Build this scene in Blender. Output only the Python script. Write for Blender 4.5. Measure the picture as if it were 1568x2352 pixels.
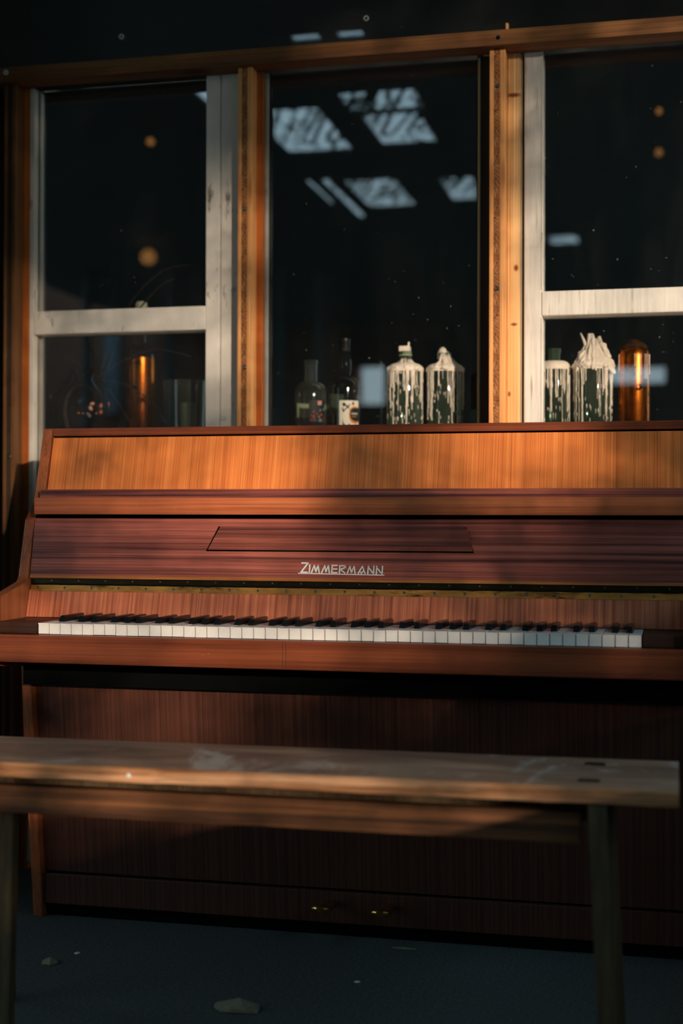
import bpy, bmesh, math, random
import numpy as np
from mathutils import Vector, Matrix, Euler

random.seed(7)
rng = np.random.default_rng(7)
for o in list(bpy.data.objects):
    bpy.data.objects.remove(o)
scene = bpy.context.scene
COL = scene.collection
OFF = 0.655            # floor to the top of the white keys

# ------------------------------------------------------------------ camera
cam_d = bpy.data.cameras.new('camera')
cam = bpy.data.objects.new('camera', cam_d)
COL.objects.link(cam)
r = Vector((0.9731, 0.2303, 0.0029)).normalized()
f = Vector((-0.2303, 0.9731, 0.0067)).normalized()
u = r.cross(f).normalized()
r = f.cross(u).normalized()
M = Matrix(((r.x, u.x, -f.x), (r.y, u.y, -f.y), (r.z, u.z, -f.z))).to_4x4()
M.translation = Vector((1.2387, -2.6175, 0.2036 + OFF))
cam.matrix_world = M
cam_d.sensor_fit = 'VERTICAL'
cam_d.sensor_height = 36.0
cam_d.sensor_width = 24.0
cam_d.lens = 50.0
cam_d.clip_end = 200
cam_d.dof.use_dof = True
cam_d.dof.focus_distance = 2.87
cam_d.dof.aperture_fstop = 1.8
scene.camera = cam

# ------------------------------------------------------------------ sky, sun, exposure
w = bpy.data.worlds.new('sky')
scene.world = w
w.use_nodes = True
wn = w.node_tree
bg = wn.nodes['Background']
tc = wn.nodes.new('ShaderNodeTexCoord')
sp = wn.nodes.new('ShaderNodeSeparateXYZ')
rp = wn.nodes.new('ShaderNodeValToRGB')
rp.color_ramp.elements[0].position = 0.0
rp.color_ramp.elements[0].color = (0.74, 0.95, 1.02, 1)
rp.color_ramp.elements[1].position = 0.7
rp.color_ramp.elements[1].color = (0.40, 0.86, 1.20, 1)
wn.links.new(tc.outputs['Generated'], sp.inputs[0])
wn.links.new(sp.outputs['Z'], rp.inputs[0])
wn.links.new(rp.outputs[0], bg.inputs['Color'])
bg.inputs['Strength'].default_value = 1.9

SUN = Vector((-0.7, 1.0, -0.2)).normalized()
sun_d = bpy.data.lights.new('sun', 'SUN')
sun_d.energy = 4.5
sun_d.color = (1.0, 0.83, 0.66)
sun_d.angle = math.radians(0.53)
sun = bpy.data.objects.new('sun', sun_d)
sun.rotation_euler = SUN.to_track_quat('-Z', 'Y').to_euler()
sun.location = (8, -12, 6)
COL.objects.link(sun)

scene.view_settings.view_transform = 'Standard'
scene.view_settings.look = 'None'
scene.view_settings.exposure = 0.0
scene.view_settings.gamma = 1.0
scene.view_settings.use_curve_mapping = False


# ------------------------------------------------------------------ materials
def lin(c):
    return tuple(((v / 255) / 12.92 if v / 255 <= 0.04045 else ((v / 255 + 0.055) / 1.055) ** 2.4) for v in c) + (1,)


def base_mat(name):
    m = bpy.data.materials.new(name)
    m.use_nodes = True
    return m, m.node_tree, m.node_tree.nodes['Principled BSDF']


def noise(nt, vec, scale, detail=3, rough=0.55, dist=0.0):
    n = nt.nodes.new('ShaderNodeTexNoise')
    n.inputs['Scale'].default_value = scale
    n.inputs['Detail'].default_value = detail
    n.inputs['Roughness'].default_value = rough
    n.inputs['Distortion'].default_value = dist
    nt.links.new(vec, n.inputs['Vector'])
    return n


def mapping(nt, scale, loc=(0, 0, 0)):
    t = nt.nodes.new('ShaderNodeTexCoord')
    mp = nt.nodes.new('ShaderNodeMapping')
    mp.inputs['Scale'].default_value = scale
    mp.inputs['Location'].default_value = loc
    nt.links.new(t.outputs['Object'], mp.inputs['Vector'])
    return mp.outputs[0]


def ramp(nt, fac, stops):
    rr = nt.nodes.new('ShaderNodeValToRGB')
    e = rr.color_ramp.elements
    while len(e) < len(stops):
        e.new(0.5)
    for i, (p, c) in enumerate(stops):
        e[i].position = p
        e[i].color = c if len(c) == 4 else tuple(c) + (1,)
    nt.links.new(fac, rr.inputs[0])
    return rr.outputs[0]


def mix(nt, a, b, fac, mode='MIX'):
    m = nt.nodes.new('ShaderNodeMix')
    m.data_type = 'RGBA'
    m.blend_type = mode
    if isinstance(fac, (int, float)):
        m.inputs[0].default_value = fac
    else:
        nt.links.new(fac, m.inputs[0])
    for i, v in ((6, a), (7, b)):
        if isinstance(v, tuple):
            m.inputs[i].default_value = v
        else:
            nt.links.new(v, m.inputs[i])
    return m.outputs[2]


def bump(nt, p, h, strength, dist=0.001):
    b = nt.nodes.new('ShaderNodeBump')
    b.inputs['Strength'].default_value = strength
    b.inputs['Distance'].default_value = dist
    nt.links.new(h, b.inputs['Height'])
    nt.links.new(b.outputs[0], p.inputs['Normal'])


def wood(name, dark, mid, light, axis, bands=22, rough=0.35, fibre=0.5, coat=0.0, knots=None, knot_scale=(1, 1, 1),
         spots=0.0, stretch=1.0, wave=0.6, flat=None, rings=0, marks=()):
    """Wood with grain running along axis: broad bands, streaks and fine fibres."""
    m, nt, p = base_mat(name)
    i = 'xyz'.index(axis)

    def sc(al, ac):
        v = [ac, ac, ac]
        v[i] = al
        if flat:                              # veneer: no change through the thin axis
            v['xyz'.index(flat)] = 0.02
        return tuple(v)
    A = noise(nt, mapping(nt, sc(1.1 * stretch, bands)), 1.0, 4, 0.6, wave)
    B = noise(nt, mapping(nt, sc(3.5 * stretch, bands * 6), (3, 1, 2)), 1.0, 3, 0.6, 0.2)
    C = noise(nt, mapping(nt, sc(7, 620), (1, 5, 2)), 1.0, 2, 0.7)
    col = ramp(nt, A.outputs[0], [(0.30, lin(dark)), (0.5, lin(mid)), (0.70, lin(light))])
    sb = ramp(nt, B.outputs[0], [(0.32, (0.55, 0.5, 0.48)), (0.55, (1, 1, 1)), (0.8, (1.15, 1.12, 1.1))])
    col = mix(nt, col, sb, 0.8, 'MULTIPLY')
    fb = ramp(nt, C.outputs[0], [(0.30, (0.6, 0.57, 0.55)), (0.58, (1.12, 1.12, 1.12))])
    col = mix(nt, col, fb, fibre, 'MULTIPLY')
    if rings:                                # end grain: bowed growth rings
        wv = nt.nodes.new('ShaderNodeTexWave')
        wv.wave_type = 'RINGS'
        wv.rings_direction = 'Y'
        wv.inputs['Scale'].default_value = rings / 6.283
        wv.inputs['Distortion'].default_value = 2.5
        wv.inputs['Detail'].default_value = 2
        wv.inputs['Detail Scale'].default_value = 0.6
        nt.links.new(mapping(nt, (1, 1, 1), (0.05, 0, 0.03)), wv.inputs['Vector'])
        rg = ramp(nt, wv.outputs['Fac'], [(0.1, (0.62, 0.58, 0.55)), (0.5, (1.05, 1.05, 1.05))])
        col = mix(nt, col, rg, 0.85, 'MULTIPLY')
    for (kx, kz, rx, rz) in marks:           # single knots at known places on the board
        mpk = nt.nodes.new('ShaderNodeMapping')
        mpk.vector_type = 'POINT'
        mpk.inputs['Scale'].default_value = (1 / rx, 0.0, 1 / rz)
        mpk.inputs['Location'].default_value = (-kx / rx, 0, -kz / rz)
        tk = nt.nodes.new('ShaderNodeTexCoord')
        nt.links.new(tk.outputs['Object'], mpk.inputs['Vector'])
        ln = nt.nodes.new('ShaderNodeVectorMath')
        ln.operation = 'LENGTH'
        nt.links.new(mpk.outputs[0], ln.inputs[0])
        kk = ramp(nt, ln.outputs['Value'], [(0.30, (0.22, 0.10, 0.06)), (0.55, (0.5, 0.32, 0.22)), (1.0, (1, 1, 1))])
        col = mix(nt, col, kk, 1.0, 'MULTIPLY')
    if knots:
        v = nt.nodes.new('ShaderNodeTexVoronoi')
        v.inputs['Scale'].default_value = knots
        nt.links.new(mapping(nt, knot_scale, (0.3, 0.2, 0.15)), v.inputs['Vector'])
        k = ramp(nt, v.outputs['Distance'], [(0.05, (0.1, 0.05, 0.03)), (0.11, (0.42, 0.28, 0.2)), (0.17, (1, 1, 1))])
        col = mix(nt, col, k, 0.9, 'MULTIPLY')
    if spots:
        v2 = noise(nt, mapping(nt, (60, 60, 60), (9, 2, 4)), 1.0, 1, 0.4)
        k = ramp(nt, v2.outputs[0], [(0.78, (0, 0, 0)), (0.82, (1, 1, 1))])
        col = mix(nt, col, lin((205, 150, 100)), mix(nt, (0, 0, 0, 1), k, spots))
    nt.links.new(col, p.inputs['Base Color'])
    p.inputs['Roughness'].default_value = rough
    p.inputs['Coat Weight'].default_value = coat
    p.inputs['Coat Roughness'].default_value = 0.25
    p.inputs['Specular IOR Level'].default_value = 0.35
    bump(nt, p, C.outputs[0], 0.15, 0.0006)
    return m


def plain(name, c, rough=0.5, metal=0.0, var=0.0, vs=20, spec=0.4, dirt=None, dirt_pos=(0.35, 0.5), stretch=(1, 1, 1)):
    m, nt, p = base_mat(name)
    p.inputs['Roughness'].default_value = rough
    p.inputs['Metallic'].default_value = metal
    p.inputs['Specular IOR Level'].default_value = spec
    col = lin(c)
    if var or dirt:
        n = noise(nt, mapping(nt, stretch), vs, 5, 0.65)
        lo = tuple(x * (1 - var) for x in col[:3]) + (1,)
        hi = tuple(x * (1 + var * 0.6) for x in col[:3]) + (1,)
        cc = ramp(nt, n.outputs[0], [(0.3, lo), (0.7, hi)])
        if dirt:
            n2 = noise(nt, mapping(nt, stretch, (4, 7, 1)), vs * 0.7, 6, 0.7)
            k = ramp(nt, n2.outputs[0], [(dirt_pos[0], (1, 1, 1)), (dirt_pos[1], (0, 0, 0))])
            cc = mix(nt, cc, lin(dirt), k)
        nt.links.new(cc, p.inputs['Base Color'])
        bump(nt, p, n.outputs[0], 0.1, 0.001)
    else:
        p.inputs['Base Color'].default_value = col
    return m


def glass(name, tint, rough=0.0, ior=1.5, boost=1.0, dust=0.0, film=0.0, film_col=(0.4, 0.5, 0.4)):
    """Thin glass: see-through with a Fresnel reflection, so daylight passes."""
    m = bpy.data.materials.new(name)
    m.use_nodes = True
    nt = m.node_tree
    nt.nodes.remove(nt.nodes['Principled BSDF'])
    out = nt.nodes['Material Output']
    t = nt.nodes.new('ShaderNodeBsdfTransparent')
    t.inputs[0].default_value = tuple(tint) + (1,)
    g = nt.nodes.new('ShaderNodeBsdfGlossy')
    g.inputs['Roughness'].default_value = rough
    g.inputs['Color'].default_value = (1, 1, 1, 1)
    fr = nt.nodes.new('ShaderNodeFresnel')
    fr.inputs['IOR'].default_value = ior
    mu = nt.nodes.new('ShaderNodeMath')
    mu.operation = 'MULTIPLY'
    mu.inputs[1].default_value = boost
    mu.use_clamp = True
    nt.links.new(fr.outputs[0], mu.inputs[0])
    ms = nt.nodes.new('ShaderNodeMixShader')
    nt.links.new(mu.outputs[0], ms.inputs[0])
    nt.links.new(t.outputs[0], ms.inputs[1])
    nt.links.new(g.outputs[0], ms.inputs[2])
    last = ms
    if film:                                  # scattering layer added so the glass looks lit through
        tl = nt.nodes.new('ShaderNodeBsdfTranslucent')
        tl.inputs['Color'].default_value = tuple(film_col) + (1,)
        df = nt.nodes.new('ShaderNodeBsdfDiffuse')
        df.inputs['Color'].default_value = tuple(film_col) + (1,)
        m0 = nt.nodes.new('ShaderNodeMixShader')
        m0.inputs[0].default_value = 0.5
        nt.links.new(tl.outputs[0], m0.inputs[1])
        nt.links.new(df.outputs[0], m0.inputs[2])
        m1 = nt.nodes.new('ShaderNodeMixShader')
        n0 = noise(nt, mapping(nt, (1, 1, 0.2), (5, 1, 1)), 40, 4, 0.7)
        k0 = ramp(nt, n0.outputs[0], [(0.3, (film * 0.4,) * 3), (0.7, (film * 1.5,) * 3)])
        nt.links.new(k0, m1.inputs[0])
        nt.links.new(ms.outputs[0], m1.inputs[1])
        nt.links.new(m0.outputs[0], m1.inputs[2])
        ms = last = m1
    if dust:
        d = nt.nodes.new('ShaderNodeBsdfDiffuse')
        d.inputs['Color'].default_value = (0.55, 0.55, 0.5, 1)
        n = noise(nt, mapping(nt, (1, 1, 1)), 130, 2, 0.5)
        n3 = noise(nt, mapping(nt, (1, 1, 0.25), (2, 3, 1)), 7, 5, 0.7)
        k = ramp(nt, n.outputs[0], [(0.76, (0, 0, 0)), (0.80, (0.5, 0.5, 0.5))])
        k3 = ramp(nt, n3.outputs[0], [(0.45, (0, 0, 0)), (0.9, (dust, dust, dust))])
        k = mix(nt, k, k3, 1.0, 'ADD')
        m2 = nt.nodes.new('ShaderNodeMixShader')
        nt.links.new(k, m2.inputs[0])
        nt.links.new(ms.outputs[0], m2.inputs[1])
        nt.links.new(d.outputs[0], m2.inputs[2])
        last = m2
    nt.links.new(last.outputs[0], out.inputs['Surface'])
    return m


def glow_mat(name, c, s):
    m, nt, p = base_mat(name)
    p.inputs['Base Color'].default_value = (0.8, 0.6, 0.3, 1)
    p.inputs['Emission Color'].default_value = tuple(c) + (1,)
    p.inputs['Emission Strength'].default_value = s
    return m


MAT = {}
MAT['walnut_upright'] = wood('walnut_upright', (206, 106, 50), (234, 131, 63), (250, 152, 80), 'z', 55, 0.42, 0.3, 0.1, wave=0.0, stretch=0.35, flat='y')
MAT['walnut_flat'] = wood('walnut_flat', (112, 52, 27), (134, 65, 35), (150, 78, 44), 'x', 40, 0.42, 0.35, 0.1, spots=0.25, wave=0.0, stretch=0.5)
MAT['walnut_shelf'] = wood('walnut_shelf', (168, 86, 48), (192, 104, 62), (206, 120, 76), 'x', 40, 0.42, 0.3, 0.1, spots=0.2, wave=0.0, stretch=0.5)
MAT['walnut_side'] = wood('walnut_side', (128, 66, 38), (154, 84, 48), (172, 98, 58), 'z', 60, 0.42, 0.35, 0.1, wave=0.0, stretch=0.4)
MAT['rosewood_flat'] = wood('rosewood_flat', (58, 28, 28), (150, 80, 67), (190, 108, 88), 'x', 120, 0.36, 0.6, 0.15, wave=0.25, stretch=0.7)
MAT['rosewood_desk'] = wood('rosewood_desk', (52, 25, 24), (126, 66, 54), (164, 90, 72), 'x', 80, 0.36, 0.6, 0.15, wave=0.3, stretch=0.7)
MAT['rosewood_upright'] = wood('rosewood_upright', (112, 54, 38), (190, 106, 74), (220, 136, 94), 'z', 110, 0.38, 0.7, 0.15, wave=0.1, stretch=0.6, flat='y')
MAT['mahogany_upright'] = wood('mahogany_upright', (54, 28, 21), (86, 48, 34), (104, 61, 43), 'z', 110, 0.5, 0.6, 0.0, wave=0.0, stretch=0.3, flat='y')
MAT['edge_wood'] = wood('edge_wood', (150, 84, 40), (176, 104, 50), (196, 124, 62), 'x', 30, 0.5, 0.5)
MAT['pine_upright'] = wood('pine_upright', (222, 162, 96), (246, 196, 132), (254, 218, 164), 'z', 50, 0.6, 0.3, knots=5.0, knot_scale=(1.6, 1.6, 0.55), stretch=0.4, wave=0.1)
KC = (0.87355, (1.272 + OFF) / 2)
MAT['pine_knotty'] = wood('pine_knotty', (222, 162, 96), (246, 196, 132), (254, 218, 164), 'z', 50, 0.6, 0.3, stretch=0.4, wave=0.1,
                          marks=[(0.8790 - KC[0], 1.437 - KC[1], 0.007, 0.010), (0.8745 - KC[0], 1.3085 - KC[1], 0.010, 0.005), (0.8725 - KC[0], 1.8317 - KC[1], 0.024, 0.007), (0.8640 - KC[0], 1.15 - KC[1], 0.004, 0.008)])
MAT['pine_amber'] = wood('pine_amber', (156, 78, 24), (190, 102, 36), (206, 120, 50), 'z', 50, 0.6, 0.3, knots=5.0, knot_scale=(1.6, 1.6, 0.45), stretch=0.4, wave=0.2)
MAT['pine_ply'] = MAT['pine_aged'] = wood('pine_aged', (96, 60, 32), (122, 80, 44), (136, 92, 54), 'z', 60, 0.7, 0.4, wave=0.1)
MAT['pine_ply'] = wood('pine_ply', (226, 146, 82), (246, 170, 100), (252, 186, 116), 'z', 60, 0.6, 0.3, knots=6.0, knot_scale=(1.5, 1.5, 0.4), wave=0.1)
MAT['pine_core'] = wood('pine_core', (112, 64, 32), (168, 106, 58), (206, 140, 82), 'y', 70, 0.7, 0.5, wave=1.2, rings=260)
MAT['pine_flat'] = wood('pine_flat', (100, 62, 32), (128, 82, 42), (148, 98, 54), 'x', 40, 0.65, 0.4, knots=3.2, knot_scale=(0.9, 1.6, 1.6))
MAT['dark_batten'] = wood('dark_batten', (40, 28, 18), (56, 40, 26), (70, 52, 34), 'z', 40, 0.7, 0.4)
MAT['bench_raw'] = wood('bench_raw', (76, 44, 24), (186, 126, 82), (224, 168, 124), 'x', 24, 0.75, 0.6, wave=2.0)
MAT['bench_rail'] = wood('bench_rail', (62, 36, 20), (110, 68, 38), (150, 96, 56), 'x', 60, 0.6, 0.5)
MAT['bench_leg'] = wood('bench_leg', (60, 48, 30), (80, 62, 38), (98, 78, 50), 'z', 40, 0.7, 0.5)
MAT['white_paint'] = plain('white_paint', (226, 216, 202), 0.5, 0, 0.10, 30, dirt=(120, 108, 92), dirt_pos=(0.30, 0.40), stretch=(1, 1, 0.35))
MAT['brushed_white'] = plain('brushed_white', (232, 222, 208), 0.45, 0, 0.16, 60, dirt=(150, 128, 100), dirt_pos=(0.28, 0.42), stretch=(2.2, 1, 0.12))
MAT['grey_bead'] = plain('grey_bead', (170, 164, 150), 0.5, 0, 0.1, 40)
MAT['tan_bead'] = plain('tan_bead', (110, 96, 74), 0.5, 0, 0.1, 40)
MAT['gasket'] = plain('gasket', (26, 30, 28), 0.6)
MAT['ivory'] = plain('ivory', (238, 231, 222), 0.3, 0, 0.05, 60, 0.5)
MAT['ebony'] = plain('ebony', (18, 20, 22), 0.28, 0, 0.0, 20, 0.5)
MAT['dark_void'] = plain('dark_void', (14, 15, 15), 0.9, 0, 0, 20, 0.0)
MAT['felt'] = plain('felt', (36, 22, 18), 0.9)
MAT['brass_worn'] = plain('brass_worn', (214, 148, 74), 0.42, 0.8, 0.45, 12, dirt=(66, 50, 30), dirt_pos=(0.34, 0.46), stretch=(1, 4, 4))
MAT['brass_dark'] = plain('brass_dark', (58, 52, 38), 0.4, 1.0, 0.3, 40)
MAT['brass_bright'] = plain('brass_bright', (214, 160, 80), 0.18, 1.0, 0.2, 30)
MAT['chrome'] = plain('chrome', (246, 244, 238), 0.3, 0.25, 0.05, 50)
MAT['steel_screw'] = plain('steel_screw', (140, 140, 138), 0.3, 1.0)
MAT['screw_black'] = plain('screw_black', (34, 36, 36), 0.35, 0.8)
MAT['cap_white'] = plain('cap_white', (214, 216, 208), 0.35)
MAT['amber_metal'] = plain('amber_metal', (186, 100, 30), 0.27, 1.0, 0.3, 60, dirt=(26, 18, 11), dirt_pos=(0.385, 0.41))
MAT['crust'] = plain('crust', (84, 52, 24), 0.5, 0.4, 0.6, 90, dirt=(36, 24, 14), dirt_pos=(0.44, 0.52))
MAT['key_block'] = wood('key_block', (44, 26, 18), (58, 34, 24), (70, 42, 30), 'x', 40, 0.45, 0.3, wave=0.0)
MAT['wax'] = plain('wax', (252, 236, 218), 0.55, 0, 0.08, 60)
MAT['label_white'] = plain('label_white', (226, 218, 200), 0.6, 0, 0.05, 40)
MAT['label_black'] = plain('label_black', (22, 26, 26), 0.6)
MAT['label_amber'] = plain('label_amber', (222, 138, 50), 0.6, 0, 0.3, 120)
MAT['label_red'] = plain('label_red', (176, 52, 34), 0.6, 0, 0.4, 160)
MAT['label_orange'] = plain('label_orange', (220, 110, 56), 0.6, 0, 0.4, 160)
MAT['label_pink'] = plain('label_pink', (214, 150, 130), 0.6, 0, 0.3, 160)
MAT['label_blue'] = plain('label_blue', (96, 140, 150), 0.6)
MAT['label_cream'] = plain('label_cream', (188, 186, 158), 0.7, 0, 0.1, 60)
MAT['vase_black'] = plain('vase_black', (16, 17, 18), 0.08, 0, 0, 20, 0.6)
MAT['petal'] = plain('petal', (206, 112, 44), 0.4)
MAT['twig'] = plain('twig', (36, 28, 22), 0.8, 0, 0.3, 60)
MAT['black_plastic'] = plain('black_plastic', (18, 20, 20), 0.35)
MAT['dark_panel'] = plain('dark_panel', (72, 72, 70), 0.5)
MAT['asphalt'] = plain('asphalt', (92, 90, 86), 0.9, 0, 0.45, 160, 0.1)
MAT['plaster_dark'] = plain('plaster_dark', (56, 48, 44), 0.9, 0, 0.3, 3, 0.1)
MAT['brick_brown'] = plain('brick_brown', (120, 84, 68), 0.9, 0, 0.35, 4, 0.1)
MAT['roof_dark'] = plain('roof_dark', (108, 112, 112), 0.9, 0, 0.3, 4, 0.1)
MAT['room_dark'] = plain('room_dark', (126, 130, 128), 0.9, 0, 0.2, 3, 0.1)
MAT['strip_grey'] = plain('strip_grey', (96, 106, 112), 0.5, 0, 0.1, 10)
MAT['leaf_green'] = plain('leaf_green', (66, 92, 44), 0.6, 0, 0.4, 6)
MAT['bark'] = plain('bark', (74, 60, 48), 0.9, 0, 0.4, 30)
MAT['leaf_dry'] = plain('leaf_dry', (136, 122, 98), 0.8, 0, 0.3, 60)
MAT['paper_scrap'] = plain('paper_scrap', (215, 215, 210), 0.8)
MAT['pane'] = glass('pane', (0.98, 0.985, 0.98), 0.0, 1.55, 1.7, 0.012)
MAT['pane_clear'] = glass('pane_clear', (0.98, 0.985, 0.98), 0.0, 1.55, 1.7, 0.008)
MAT['glass_clear'] = glass('glass_clear', (0.72, 0.78, 0.74), 0.03, 1.5, 1.0, 0.04, 0.07, (0.35, 0.40, 0.36))
MAT['glass_green'] = glass('glass_green', (0.40, 0.56, 0.44), 0.03, 1.5, 1.0, 0.05, 0.22, (0.24, 0.36, 0.25))
MAT['glass_smoke'] = glass('glass_smoke', (0.26, 0.32, 0.32), 0.03, 1.5, 1.0, 0.02, 0.05, (0.12, 0.16, 0.16))
MAT['glow'] = glow_mat('glow', (1.0, 0.42, 0.10), 1.1)


def seat_material():
    m, nt, p = base_mat('bench_top')
    A = noise(nt, mapping(nt, (2.2, 9, 9)), 1.0, 6, 0.65, 0.8)
    col = ramp(nt, A.outputs[0], [(0.28, lin((88, 62, 48))), (0.5, lin((152, 116, 94))), (0.72, lin((188, 156, 130)))])
    B = noise(nt, mapping(nt, (5, 3, 5), (3, 8, 1)), 1.0, 5, 0.6, 1.5)
    k = ramp(nt, B.outputs[0], [(0.56, (0, 0, 0)), (0.66, (0.6, 0.6, 0.6))])
    col = mix(nt, col, lin((206, 196, 184)), k)
    C = noise(nt, mapping(nt, (16, 420, 420)), 1.0, 2, 0.7)
    fb = ramp(nt, C.outputs[0], [(0.3, (0.6, 0.6, 0.6)), (0.6, (1, 1, 1))])
    col = mix(nt, col, fb, 0.6, 'MULTIPLY')
    nt.links.new(col, p.inputs['Base Color'])
    p.inputs['Roughness'].default_value = 0.6
    p.inputs['Specular IOR Level'].default_value = 0.3
    bump(nt, p, A.outputs[0], 0.2, 0.002)
    return m


MAT['bench_top'] = seat_material()


# ------------------------------------------------------------------ mesh helpers
def B():
    return bmesh.new()


def box(bm, x0, x1, y0, y1, z0, z1, bev=0.0, seg=2, mi=0):
    vs = [bm.verts.new((x, y, z)) for x in (x0, x1) for y in (y0, y1) for z in (z0, z1)]
    q = [(0, 1, 3, 2), (4, 6, 7, 5), (0, 4, 5, 1), (2, 3, 7, 6), (0, 2, 6, 4), (1, 5, 7, 3)]
    fs = [bm.faces.new([vs[i] for i in a]) for a in q]
    for fc in fs:
        fc.material_index = mi
    if bev:
        es = list({e for fc in fs for e in fc.edges})
        bmesh.ops.bevel(bm, geom=es, offset=bev, segments=seg, affect='EDGES', profile=0.6)
    return vs


def prism_x(bm, prof, x0, x1, bev=0.0, seg=2):
    """Profile of (y, z) points pushed along x."""
    a = [bm.verts.new((x0, y, z)) for y, z in prof]
    b = [bm.verts.new((x1, y, z)) for y, z in prof]
    n = len(prof)
    fs = [bm.faces.new(a), bm.faces.new(b[::-1])]
    for i in range(n):
        fs.append(bm.faces.new((a[i], b[i], b[(i + 1) % n], a[(i + 1) % n])))
    bmesh.ops.recalc_face_normals(bm, faces=fs)
    if bev:
        es = list({e for fc in fs for e in fc.edges})
        bmesh.ops.bevel(bm, geom=es, offset=bev, segments=seg, affect='EDGES', profile=0.6)


def prism_dir(bm, poly, depth):
    """Planar polygon of 3-D points pushed along the vector depth."""
    d = Vector(depth)
    a = [bm.verts.new(Vector(q)) for q in poly]
    b = [bm.verts.new(Vector(q) + d) for q in poly]
    n = len(poly)
    fs = [bm.faces.new(a), bm.faces.new(b[::-1])]
    for i in range(n):
        fs.append(bm.faces.new((a[i], b[i], b[(i + 1) % n], a[(i + 1) % n])))
    bmesh.ops.recalc_face_normals(bm, faces=fs)


def lathe(bm, prof, c, seg=40, wob=0.0, cap=True):
    rings = []
    for rr, z in prof:
        ring = []
        for i in range(seg):
            a = 2 * math.pi * i / seg
            q = rr
            if wob:
                q *= 1 + wob * (math.sin(3 * a + z * 90) * 0.5 + math.sin(7 * a + z * 140) * 0.35 + random.uniform(-.3, .3))
            ring.append(bm.verts.new((c[0] + q * math.cos(a), c[1] + q * math.sin(a), c[2] + z)))
        rings.append(ring)
    for a, b in zip(rings, rings[1:]):
        for i in range(seg):
            bm.faces.new((a[i], a[(i + 1) % seg], b[(i + 1) % seg], b[i]))
    if cap:
        bm.faces.new(rings[0][::-1])
        bm.faces.new(rings[-1])


def tube(bm, pts, rad, seg=8):
    pts = [Vector(q) for q in pts]
    n = len(pts)
    rads = rad if isinstance(rad, (list, tuple)) else [rad] * n
    rings = []
    prev = None
    for i, q in enumerate(pts):
        t = (pts[min(i + 1, n - 1)] - pts[max(i - 1, 0)]).normalized()
        a = prev if prev else (Vector((0, 1, 0)) if abs(t.y) < 0.9 else Vector((1, 0, 0)))
        x = (a - t * a.dot(t)).normalized()
        prev = x
        y = t.cross(x)
        rings.append([bm.verts.new(q + (x * math.cos(2 * math.pi * k / seg) + y * math.sin(2 * math.pi * k / seg)) * rads[i])
                      for k in range(seg)])
    for a, b in zip(rings, rings[1:]):
        for k in range(seg):
            bm.faces.new((a[k], a[(k + 1) % seg], b[(k + 1) % seg], b[k]))
    bm.faces.new(rings[0][::-1])
    bm.faces.new(rings[-1])


def spline(pts, n=8):
    pts = [Vector(q) for q in pts]
    out = []
    P = [pts[0]] + pts + [pts[-1]]
    for i in range(1, len(P) - 2):
        for k in range(n):
            t = k / n
            a, b, c, d = P[i - 1], P[i], P[i + 1], P[i + 2]
            out.append(0.5 * ((2 * b) + (c - a) * t + (2 * a - 5 * b + 4 * c - d) * t * t + (3 * b - a - 3 * c + d) * t ** 3))
    out.append(pts[-1])
    return out


def disc_y(bm, c, rad, thick, seg=16, hole=0.0):
    """Round washer or screw head facing -y, its back at c."""
    x, y, z = c
    prof = [(0.0001, -thick * 0.75), (rad * 0.7, -thick), (rad, -thick * 0.35), (rad, 0)]
    if hole:
        prof = [(hole, 0), (hole, -thick * 0.8), (rad * 0.75, -thick), (rad, -thick * 0.4), (rad, 0)]
    rings = []
    for rr, dy in prof:
        rings.append([bm.verts.new((x + rr * math.cos(2 * math.pi * k / seg), y + dy, z + rr * math.sin(2 * math.pi * k / seg)))
                      for k in range(seg)])
    for a, b in zip(rings, rings[1:]):
        for k in range(seg):
            bm.faces.new((a[k], a[(k + 1) % seg], b[(k + 1) % seg], b[k]))
    if not hole:
        bm.faces.new(rings[0])


def world_loc(o):
    v = Vector((0, 0, 0))
    while o:
        v += o.location
        o = o.parent
    return v


def obj(name, bm, mat, parent=None, smooth=False, origin=None, recalc=True):
    if recalc:
        bmesh.ops.recalc_face_normals(bm, faces=bm.faces[:])
    vs = [v.co for v in bm.verts]
    lo = Vector((min(v.x for v in vs), min(v.y for v in vs), min(v.z for v in vs)))
    hi = Vector((max(v.x for v in vs), max(v.y for v in vs), max(v.z for v in vs)))
    org = Vector(origin) if origin is not None else (lo + hi) / 2
    bmesh.ops.translate(bm, verts=bm.verts[:], vec=-org)
    me = bpy.data.meshes.new(name)
    bm.to_mesh(me)
    bm.free()
    for m in (mat if isinstance(mat, (list, tuple)) else [mat]):
        me.materials.append(MAT[m] if isinstance(m, str) else m)
    if smooth:
        for pl in me.polygons:
            pl.use_smooth = True
        if smooth != 'all':
            try:
                me.set_sharp_from_angle(angle=math.radians(38))
            except Exception:
                pass
    o = bpy.data.objects.new(name, me)
    COL.objects.link(o)
    if parent:
        o.parent = parent
        o.location = org - world_loc(parent)
    else:
        o.location = org
    return o


def thing(name, label, cat, loc, group=None):
    o = bpy.data.objects.new(name, None)
    o.empty_display_size = 0.1
    COL.objects.link(o)
    o.location = loc
    return tag(o, label, cat, group)


def tag(o, label, cat, group=None):
    o['label'] = label
    o['category'] = cat
    if group:
        o['group'] = group
    return o


def struct(o, label=None):
    o['kind'] = 'structure'
    if label:
        o['label'] = label
    return o


def sempty(name, loc, label=None):
    o = bpy.data.objects.new(name, None)
    COL.objects.link(o)
    o.location = loc
    return struct(o, label)


def Z(v):
    return v + OFF


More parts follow.
